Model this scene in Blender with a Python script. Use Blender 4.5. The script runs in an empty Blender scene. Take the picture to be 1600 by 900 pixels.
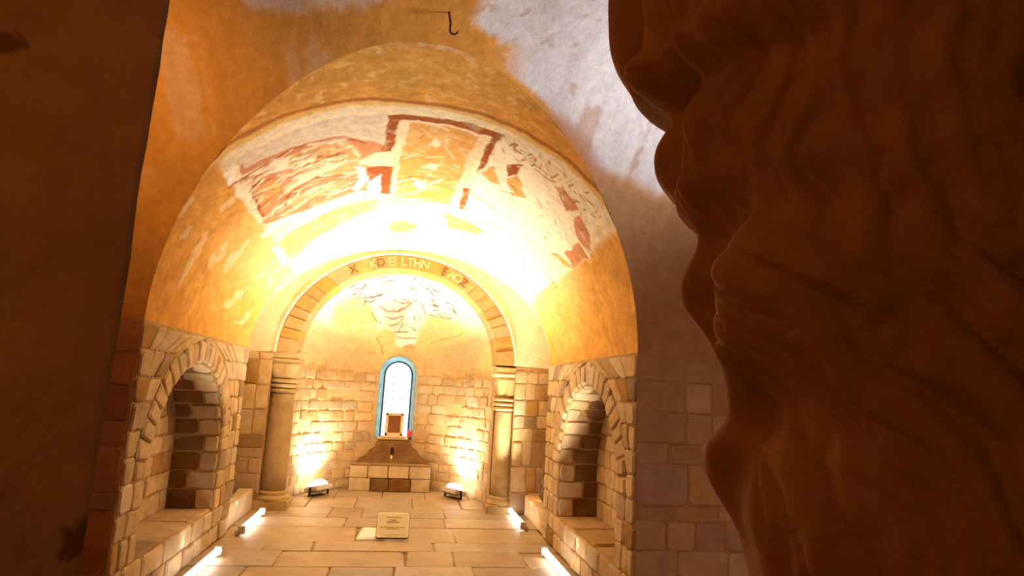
import bpy, bmesh, math, random
import numpy as np
from mathutils import Matrix, Vector, noise
random.seed(7)
SC = bpy.context.scene
COL = SC.collection
PI = math.pi

# ------------------------------------------------------------------ camera
cam_d = bpy.data.cameras.new('camera'); cam = bpy.data.objects.new('camera', cam_d); COL.objects.link(cam)
cam_d.sensor_width = 36; cam_d.lens = 36 * 966.0 / 1600.0; cam_d.clip_start = .02
def camera_matrix(F=966., vx=629.2, vy=603.4, rot=.0801):
    Y = Vector(((vx - 800) / F, -(vy - 450) / F, -1)).normalized()
    u = Vector((math.sin(rot), math.cos(rot), 0))
    Z = (u - Y * u.dot(Y)).normalized(); X = Y.cross(Z)
    return Matrix((X, Y, Z))
cam.matrix_world = Matrix.Translation((0, 0, 1.6)) @ camera_matrix().to_4x4()
SC.camera = cam

# ------------------------------------------------------------------ world, exposure
w = bpy.data.worlds.new('world'); SC.world = w; w.use_nodes = True
w.node_tree.nodes['Background'].inputs[0].default_value = (1.0, .40, .12, 1)
w.node_tree.nodes['Background'].inputs[1].default_value = .05
SC.view_settings.view_transform = 'Standard'; SC.view_settings.look = 'None'
SC.view_settings.gamma = 1; SC.view_settings.use_curve_mapping = False
SC.view_settings.exposure = -0.2

def area(name, loc, aim, size, energy, col, parent=None, spread=180):
    l = bpy.data.lights.new(name, 'AREA'); l.shape = 'RECTANGLE'; l.size, l.size_y = size
    l.energy = energy; l.color = col; l.spread = math.radians(spread)
    o = bpy.data.objects.new(name, l); COL.objects.link(o)
    o.location = loc
    o.rotation_euler = (Vector(aim) - Vector(loc)).to_track_quat('-Z', 'Y').to_euler()
    if parent: o.parent = parent
    return o
STRIP_E, FLOOD_E = 150, 34
STRIP_C = (1, .90, .72)
# added panel: daylight from an unseen window on the right, behind the carved stone
area('bay_daylight', (3.6, 2.6, 1.9), (1.0, 3.25, 3.6), (.7, 1.1), 22, (.86, .90, 1.0), None, 60)
# unseen warm fill added for the bay, behind and left of the viewer
area('bay_fill', (-1.7, -.3, 2.5), (0.6, 2.0, 1.9), (.4, .4), 14, (1, .42, .10))
# warm fills added for the bay, hidden behind the pillar and the carved stone
area('bay_up_fill', (-2.3, 1.3, .25), (-1.2, 3.3, 3.4), (.4, .4), 17, (1, .56, .19), None, 62)
area('bay_up_fill', (2.9, 2.3, .25), (2.0, 4.0, 2.6), (.4, .4), 13, (1, .66, .38))

# ------------------------------------------------------------------ materials
MATS = {}
def base_mat(name):
    m = bpy.data.materials.new(name); m.use_nodes = True
    nt = m.node_tree; b = nt.nodes['Principled BSDF']
    MATS[name] = m
    return m, nt, b
def N(nt, t, **k):
    n = nt.nodes.new(t)
    for a, v in k.items(): setattr(n, a, v)
    return n
def rough_mat(name, c1, c2, scale=6, rnd=.25, bump=.4, bscale=40, rough=.85, spots=None, spec=.2, dist=.012):
    """mineral surface: two tones mixed by noise, brightness varied piece by piece, fine relief"""
    m, nt, b = base_mat(name); L = nt.links
    tc = N(nt, 'ShaderNodeTexCoord')
    oi = N(nt, 'ShaderNodeObjectInfo')
    add = N(nt, 'ShaderNodeVectorMath', operation='ADD')
    cm = N(nt, 'ShaderNodeCombineXYZ')
    mul = N(nt, 'ShaderNodeMath', operation='MULTIPLY'); mul.inputs[1].default_value = 37
    L.new(oi.outputs['Random'], mul.inputs[0]); L.new(mul.outputs[0], cm.inputs[0])
    L.new(tc.outputs['Object'], add.inputs[0]); L.new(cm.outputs[0], add.inputs[1])
    nz = N(nt, 'ShaderNodeTexNoise'); nz.inputs['Scale'].default_value = scale; nz.inputs['Detail'].default_value = 6; nz.inputs['Roughness'].default_value = .65
    L.new(add.outputs[0], nz.inputs['Vector'])
    rp = N(nt, 'ShaderNodeValToRGB'); rp.color_ramp.elements[0].position = .35; rp.color_ramp.elements[1].position = .65
    rp.color_ramp.elements[0].color = (*c1, 1); rp.color_ramp.elements[1].color = (*c2, 1)
    L.new(nz.outputs[0], rp.inputs[0])
    hs = N(nt, 'ShaderNodeHueSaturation')
    mr = N(nt, 'ShaderNodeMapRange'); mr.inputs['To Min'].default_value = 1 - rnd; mr.inputs['To Max'].default_value = 1 + rnd * .6
    L.new(oi.outputs['Random'], mr.inputs[0]); L.new(mr.outputs[0], hs.inputs['Value'])
    m2 = N(nt, 'ShaderNodeMath', operation='MULTIPLY'); m2.inputs[1].default_value = 13.7
    fr = N(nt, 'ShaderNodeMath', operation='FRACT'); L.new(oi.outputs['Random'], m2.inputs[0]); L.new(m2.outputs[0], fr.inputs[0])
    mr2 = N(nt, 'ShaderNodeMapRange'); mr2.inputs['To Min'].default_value = 1 - rnd * .8; mr2.inputs['To Max'].default_value = 1 + rnd * .5
    L.new(fr.outputs[0], mr2.inputs[0]); L.new(mr2.outputs[0], hs.inputs['Saturation'])
    L.new(rp.outputs[0], hs.inputs['Color'])
    out = hs.outputs[0]
    if spots:
        n3 = N(nt, 'ShaderNodeTexNoise'); n3.inputs['Scale'].default_value = spots[1]; n3.inputs['Detail'].default_value = 3
        L.new(add.outputs[0], n3.inputs['Vector'])
        r3 = N(nt, 'ShaderNodeValToRGB'); r3.color_ramp.elements[0].position = spots[2]; r3.color_ramp.elements[1].position = spots[2] + .06
        L.new(n3.outputs[0], r3.inputs[0])
        mx = N(nt, 'ShaderNodeMixRGB'); mx.inputs[2].default_value = (*spots[0], 1)
        L.new(r3.outputs[0], mx.inputs[0]); L.new(out, mx.inputs[1]); out = mx.outputs[0]
    L.new(out, b.inputs['Base Color'])
    bump_node(nt, b, tc, bscale, bump, dist)
    b.inputs['Roughness'].default_value = rough; b.inputs['Specular IOR Level'].default_value = spec
    return m
def bump_node(nt, b, tc, scale, strength, dist=.012):
    L = nt.links
    n = N(nt, 'ShaderNodeTexNoise'); n.inputs['Scale'].default_value = scale; n.inputs['Detail'].default_value = 8; n.inputs['Roughness'].default_value = .62
    L.new(tc.outputs['Object'], n.inputs['Vector'])
    bp = N(nt, 'ShaderNodeBump'); bp.inputs['Strength'].default_value = strength; bp.inputs['Distance'].default_value = dist
    L.new(n.outputs[0], bp.inputs['Height']); L.new(bp.outputs[0], b.inputs['Normal'])
def paint_mat(name, bump=.5, bscale=30, dist=.015, mott=.25):
    """plaster whose pigment is a colour attribute (the fresco), with mottling and relief"""
    m, nt, b = base_mat(name); L = nt.links
    tc = N(nt, 'ShaderNodeTexCoord')
    at = N(nt, 'ShaderNodeAttribute'); at.attribute_name = 'pigment'
    nz = N(nt, 'ShaderNodeTexNoise'); nz.inputs['Scale'].default_value = 14; nz.inputs['Detail'].default_value = 8; nz.inputs['Roughness'].default_value = .7
    L.new(tc.outputs['Object'], nz.inputs['Vector'])
    mr = N(nt, 'ShaderNodeMapRange'); mr.inputs['From Min'].default_value = .3; mr.inputs['From Max'].default_value = .7
    mr.inputs['To Min'].default_value = 1 - mott; mr.inputs['To Max'].default_value = 1 + mott * .6
    L.new(nz.outputs[0], mr.inputs[0])
    hs = N(nt, 'ShaderNodeHueSaturation'); L.new(at.outputs['Color'], hs.inputs['Color']); L.new(mr.outputs[0], hs.inputs['Value'])
    L.new(hs.outputs[0], b.inputs['Base Color'])
    b.inputs['Roughness'].default_value = .9; b.inputs['Specular IOR Level'].default_value = .15
    bump_node(nt, b, tc, bscale, bump, dist)
    return m
def plain(name, c, rough=.5, metal=0, emit=None, strength=0, bump=0):
    m, nt, b = base_mat(name)
    b.inputs['Base Color'].default_value = (*c, 1); b.inputs['Roughness'].default_value = rough; b.inputs['Metallic'].default_value = metal
    if emit:
        b.inputs['Emission Color'].default_value = (*emit, 1); b.inputs['Emission Strength'].default_value = strength
    if bump:
        tc = N(nt, 'ShaderNodeTexCoord'); bump_node(nt, b, tc, 60, bump, .004)
    return m
M_STONE = rough_mat('limestone', (.47, .31, .15), (.60, .43, .235), 7, .17, .5, 35)
M_STONE_D = rough_mat('brown_limestone', (.30, .16, .055), (.42, .25, .10), 6, .3, .5, 35)
M_MORTAR = rough_mat('lime_mortar', (.36, .21, .075), (.48, .31, .13), 9, 0, .7, 45)
M_APSE = rough_mat('pale_limestone', (.44, .285, .13), (.58, .41, .22), 7, .24, .5, 35)
M_APSE_M = rough_mat('pale_mortar', (.36, .215, .085), (.46, .29, .13), 6, 0, .7, 40)
M_FLOOR = rough_mat('floor_stone', (.30, .195, .11), (.40, .28, .165), 3, .2, .25, 20, rough=.5, spec=.4)
M_FLOOR_M = rough_mat('floor_joint', (.20, .11, .05), (.30, .18, .08), 8, 0, .4, 40)
M_WHITE_SLAB = rough_mat('white_marble_slab', (.80, .74, .66), (.86, .82, .76), 5, .05, .2, 30, rough=.4)
M_BAY = rough_mat('mauve_bay_stone', (.44, .235, .12), (.54, .31, .17), 6, .2, .5, 30)
M_BAY_L = rough_mat('russet_bay_stone', (.46, .20, .07), (.56, .26, .09), 6, .2, .5, 30)
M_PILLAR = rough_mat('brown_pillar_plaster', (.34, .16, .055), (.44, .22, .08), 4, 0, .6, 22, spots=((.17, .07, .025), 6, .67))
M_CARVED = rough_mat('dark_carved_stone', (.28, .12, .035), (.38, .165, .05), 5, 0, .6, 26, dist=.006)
M_VOUSS = rough_mat('ochre_voussoir', (.36, .18, .045), (.46, .25, .075), 9, .16, .5, 40)
M_COLUMN = rough_mat('column_stone', (.38, .24, .09), (.50, .34, .15), 6, .1, .5, 28, spots=((.46, .29, .11), 4, .6))
M_JAMB = rough_mat('dark_brown_jamb_stone', (.16, .075, .022), (.25, .125, .045), 5, .12, .5, 30)  # inner jamb and soffit stones, darker brown than the outer ones
M_DARK = rough_mat('stained_stone', (.13, .058, .016), (.23, .115, .036), 6, .15, .6, 30)
M_PAINT = paint_mat('fresco_plaster')
M_BAYP = paint_mat('bay_plaster', .45, 14, .02, .16)
M_TUBE = plain('lit_tube', (.9, .9, .9), .4, emit=(1, .96, .9), strength=9)
M_LENS = plain('floodlight_lens', (.9, .9, .9), .3, emit=(1, .96, .9), strength=22)
M_HOUS = plain('lamp_housing', (.55, .5, .45), .45, .6)
M_BLACK = plain('black_metal', (.03, .02, .018), .5, .7)
M_IRON = plain('dark_iron', (.05, .025, .012), .65, .6, bump=.4)
M_PANE = plain('daylit_glass', (.85, .9, .95), .15, emit=(.92, .97, 1), strength=3.5)
M_LEAD = plain('dark_blue_lead', (.04, .10, .20), .5, .3)
M_REVEAL = rough_mat('daylight_tinted_reveal', (.16, .42, .66), (.36, .62, .74), 9, 0, .3, 30)  # blue of the daylight put into the base colour of reveal and surround
M_CREAM = plain('cream_wood', (.80, .62, .38), .55, bump=.2)
M_BROWN = plain('brown_panel', (.22, .075, .012), .5, bump=.3)
M_RED = plain('red_glass', (.55, .02, .02), .15, emit=(1, .06, .03), strength=.3)
M_SIGN = plain('sign_cream', (.92, .84, .62), .5)
M_SIGN2 = plain('sign_panel', (.86, .76, .50), .5)
M_INK = plain('brown_ink', (.46, .32, .14), .6)
M_SIGN_E = plain('sign_edge', (.14, .06, .02), .6)
M_LET_L = plain('pale_lettering', (.66, .46, .18), .7)
M_LET_D = plain('brown_lettering', (.13, .055, .012), .7)

# ------------------------------------------------------------------ object helpers
def link(name, me, mat, parent=None):
    o = bpy.data.objects.new(name, me); COL.objects.link(o)
    if mat: me.materials.append(mat)
    if parent: o.parent = parent
    return o
def obj(name, bm, mat, parent=None, smooth=False):
    me = bpy.data.meshes.new(name)
    bmesh.ops.recalc_face_normals(bm, faces=bm.faces)
    if smooth:
        for f in bm.faces: f.smooth = True
    bm.to_mesh(me); bm.free()
    return link(name, me, mat, parent)
def mesh(name, vs, fs, mat, parent=None, smooth=False):
    me = bpy.data.meshes.new(name); me.from_pydata([tuple(map(float, v)) for v in vs], [], fs); me.update()
    if smooth: me.polygons.foreach_set('use_smooth', [True] * len(me.polygons))
    return link(name, me, mat, parent)
def empty(name, loc=(0, 0, 0)):
    o = bpy.data.objects.new(name, None); COL.objects.link(o); o.location = loc; o.empty_display_size = .1
    return o
def tag(o, label=None, cat=None, group=None, kind=None):
    for k, v in (('label', label), ('category', cat), ('group', group), ('kind', kind)):
        if v: o[k] = v
    return o
def structure(o, label=None):
    return tag(o, label, kind='structure')
def box_bm(cx, cy, cz, sx, sy, sz, bev=0, seg=1):
    bm = bmesh.new(); bmesh.ops.create_cube(bm, size=1)
    bmesh.ops.scale(bm, vec=(sx, sy, sz), verts=bm.verts)
    if bev: bmesh.ops.bevel(bm, geom=bm.edges[:], offset=bev, segments=seg, affect='EDGES')
    bmesh.ops.translate(bm, vec=(cx, cy, cz), verts=bm.verts)
    return bm
def tube_bm(pts, r, seg=8, caps=True):
    """tube along points; r a number or a list"""
    bm = bmesh.new(); rings = []
    pts = [Vector(p) for p in pts]
    for i, p in enumerate(pts):
        t = (pts[min(i + 1, len(pts) - 1)] - pts[max(i - 1, 0)]).normalized()
        a = t.orthogonal().normalized() if i == 0 else (a - t * a.dot(t)).normalized()
        bb = t.cross(a); rr = r[i] if isinstance(r, (list, tuple)) else r
        rings.append([bm.verts.new(p + a * math.cos(2 * PI * k / seg) * rr + bb * math.sin(2 * PI * k / seg) * rr) for k in range(seg)])
    for i in range(len(rings) - 1):
        for k in range(seg):
            bm.faces.new((rings[i][k], rings[i][(k + 1) % seg], rings[i + 1][(k + 1) % seg], rings[i + 1][k]))
    if caps:
        bm.faces.new(rings[0][::-1]); bm.faces.new(rings[-1])
    return bm
def lathe_bm(prof, cx, cy, seg=24, sq=None):
    """profile (r,z) turned about a vertical axis; sq makes the section squarish"""
    bm = bmesh.new(); rings = []
    for r, z in prof:
        ring = []
        for k in range(seg):
            a = 2 * PI * (k + .5) / seg; rr = r
            if sq: rr = r / max(abs(math.cos(a)), abs(math.sin(a))) * sq + r * (1 - sq)
            ring.append(bm.verts.new((cx + rr * math.cos(a), cy + rr * math.sin(a), z)))
        rings.append(ring)
    for i in range(len(rings) - 1):
        for k in range(seg):
            bm.faces.new((rings[i][k], rings[i][(k + 1) % seg], rings[i + 1][(k + 1) % seg], rings[i + 1][k]))
    bm.faces.new(rings[0][::-1]); bm.faces.new(rings[-1])
    return bm

# ---- one stone: a quad of the wall's own (s,t) coordinates, bevelled, uneven, proud of the joints
def stone(surf, quad, mat, parent, name='stone', proud=.014, gap=.006, bev=.010, jit=.006, label=None, tilt=.04):
    c = np.array(quad, float); ctr = c.mean(0)
    out = []
    for i in range(4):
        p = c[i]; a = c[i - 1] - p; b = c[(i + 1) % 4] - p
        la, lb = max(np.hypot(*a), 1e-4), max(np.hypot(*b), 1e-4)
        a, b = a / la, b / lb
        q = p + a * min(gap, la * .2) + b * min(gap, lb * .2)
        ra, rb = min(.02, la * .11), min(.02, lb * .11)
        j = lambda: np.array([random.uniform(-jit, jit), random.uniform(-jit, jit)])
        out += [q + a * ra + j() * .6, q + b * rb + j() * .6]
        # mid edge point
        m = (p + c[(i + 1) % 4]) / 2; nrm = ctr - m; nrm = nrm / max(np.hypot(*nrm), 1e-4)
        out.append(m + nrm * gap + j())
    # order: for corner i -> (toward prev, toward next), mid
    n = len(out); size = min(np.hypot(*(c[1] - c[0])), np.hypot(*(c[2] - c[1])))
    k = 1 - min(.35, 2 * bev / max(size, .02))
    pr = proud * random.uniform(.6, 1.35); tx, ty = random.uniform(-tilt, tilt), random.uniform(-tilt, tilt)
    vs = []
    for q in out: vs.append(surf(q[0], q[1], -.012))
    for q in out: vs.append(surf(q[0], q[1], pr * .45))
    for q in out:
        r = ctr + (q - ctr) * k
        vs.append(surf(r[0], r[1], pr + tx * (r[0] - ctr[0]) + ty * (r[1] - ctr[1])))
    vs.append(surf(ctr[0], ctr[1], pr + random.uniform(0, .004)))
    fs = []
    for L in (0, 1):
        for i in range(n):
            i2 = (i + 1) % n
            fs.append((L * n + i, L * n + i2, (L + 1) * n + i2, (L + 1) * n + i))
    for i in range(n): fs.append((2 * n + i, 2 * n + (i + 1) % n, 3 * n))
    me = bpy.data.meshes.new(name); me.from_pydata([tuple(map(float, v)) for v in vs], [], fs)
    bm = bmesh.new(); bm.from_mesh(me); bmesh.ops.recalc_face_normals(bm, faces=bm.faces); bm.to_mesh(me); bm.free()
    o = link(name, me, mat, parent)
    if label: o['label'] = label
    return o
def course(surf, z0, z1, l0, r0, l1, r1, mat, parent, wmin=.16, wmax=.34, mat2=None, p2=.2, skip=0, **k):
    """fill one course from the left bound (l0 at z0, l1 at z1) to the right bound with stones of uneven width"""
    if min(r0 - l0, r1 - l1) < .05 and max(r0 - l0, r1 - l1) < .1: return
    W = ((r0 - l0) + (r1 - l1)) / 2
    ws = []
    while sum(ws) < W: ws.append(random.uniform(wmin, wmax))
    f = np.cumsum([0] + ws) / sum(ws)
    for i in range(len(ws)):
        if random.random() < skip: continue
        a, b = f[i], f[i + 1]
        jt = random.uniform(-.012, .012)
        q = [(l0 + (r0 - l0) * a, z0), (l0 + (r0 - l0) * b, z0), (l1 + (r1 - l1) * b, z1 + jt * .5), (l1 + (r1 - l1) * a, z1 + jt * .5)]
        stone(surf, q, mat2 if mat2 and random.random() < p2 else mat, parent, **k)

# ---- pigment
PIG = dict(rose=(.58, .24, .11), lilac=(.68, .56, .42), tan=(.62, .37, .15), pale=(.84, .74, .55), cream=(.82, .66, .44), ochre=(.64, .34, .09),
           rust=(.32, .085, .02), white=(.88, .82, .70), yellow=(.74, .50, .13), ochred=(.62, .32, .06), pink=(.78, .56, .40),
           grey=(.20, .17, .16), brown=(.32, .17, .08), ochre2=(.72, .50, .22), amber=(.78, .54, .22))
def vnoise(P, scale, seed=0):
    """smooth value noise on 2-D points, vectorised"""
    rs = np.random.RandomState(seed); T = rs.rand(256, 256)
    q = P * scale; i = np.floor(q).astype(int); f = q - i; f = f * f * (3 - 2 * f)
    g = lambda a, b: T[(i[:, 0] + a) % 256, (i[:, 1] + b) % 256]
    return (g(0, 0) * (1 - f[:, 0]) + g(1, 0) * f[:, 0]) * (1 - f[:, 1]) + (g(0, 1) * (1 - f[:, 0]) + g(1, 1) * f[:, 0]) * f[:, 1]
def fbm(P, scale, seed=0, n=4):
    s = 0; a = .5
    for k in range(n): s = s + a * vnoise(P, scale * 2 ** k, seed + k); a *= .5
    return s / (1 - .5 ** n)
def sstep(a, b, x):
    t = np.clip((x - a) / (b - a), 0, 1); return t * t * (3 - 2 * t)
def paint(Pm, C, feats, sx=1.0, soft=.008, warp=.02, deep=1.0):
    """lay polygons and brush strokes onto vertex pigments C; Pm = metric coords, features scaled by sx on the first axis"""
    Pw = Pm + warp * np.stack([fbm(Pm, 9, 40) - .5, fbm(Pm, 9, 60) - .5], 1) * 2
    wear = fbm(Pm, 14, 80, 5)
    for kind, col, wd, L in feats:
        L = np.array(L, float); L[:, 0] *= sx
        pad = .08 + wd
        sel = np.where((Pw[:, 0] > L[:, 0].min() - pad) & (Pw[:, 0] < L[:, 0].max() + pad) & (Pw[:, 1] > L[:, 1].min() - pad) & (Pw[:, 1] < L[:, 1].max() + pad))[0]
        if not len(sel): continue
        q = Pw[sel]; n = len(L); d = np.full(len(q), 9.); ins = np.zeros(len(q), bool)
        for i in range(n if kind == 'p' else n - 1):
            a, b = L[i], L[(i + 1) % n]; ab = b - a
            t = np.clip(((q - a) @ ab) / max(ab @ ab, 1e-9), 0, 1)
            d = np.minimum(d, np.hypot(*(q - a - t[:, None] * ab).T))
            if kind == 'p':
                cr = (a[1] > q[:, 1]) != (b[1] > q[:, 1])
                ins ^= cr & (q[:, 0] < a[0] + (q[:, 1] - a[1]) * ab[0] / (ab[1] if abs(ab[1]) > 1e-9 else 1e-9))
        al = np.where(ins, 1, 1 - sstep(0, soft, d)) if kind == 'p' else 1 - sstep(wd * .5 - soft * .4, wd * .5 + soft * .6, d)
        al = al * (.72 + .28 * sstep(.25, .5, wear[sel])) * (1 if kind == 'p' else .9)
        C[sel] = C[sel] * (1 - al[:, None]) + np.array(PIG[col]) * (deep if col not in ('white', 'pale', 'cream', 'amber', 'pink') else 1) * al[:, None]
    return C
def set_pigment(o, C):
    a = o.data.color_attributes.new('pigment', 'FLOAT_COLOR', 'POINT')
    a.data.foreach_set('color', np.concatenate([C, np.ones((len(C), 1))], 1).astype(np.float32).ravel())
def grid_mesh(name, V, nu, nv, mat, parent, keep=None, smooth=True):
    """V: (nu*nv,3) grid; keep(face quads i,j) mask"""
    i, j = np.meshgrid(np.arange(nu - 1), np.arange(nv - 1), indexing='ij')
    q = np.stack([i * nv + j, (i + 1) * nv + j, (i + 1) * nv + j + 1, i * nv + j + 1], -1).reshape(-1, 4)
    if keep is not None: q = q[keep.reshape(-1)]
    me = bpy.data.meshes.new(name)
    me.vertices.add(len(V)); me.vertices.foreach_set('co', V.astype(np.float32).ravel())
    me.loops.add(len(q) * 4); me.loops.foreach_set('vertex_index', q.astype(np.int32).ravel())
    me.polygons.add(len(q)); me.polygons.foreach_set('loop_start', np.arange(0, len(q) * 4, 4, dtype=np.int32))
    me.update(calc_edges=True); me.validate()
    if smooth: me.polygons.foreach_set('use_smooth', np.ones(len(me.polygons), bool))
    return link(name, me, mat, parent)

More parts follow.
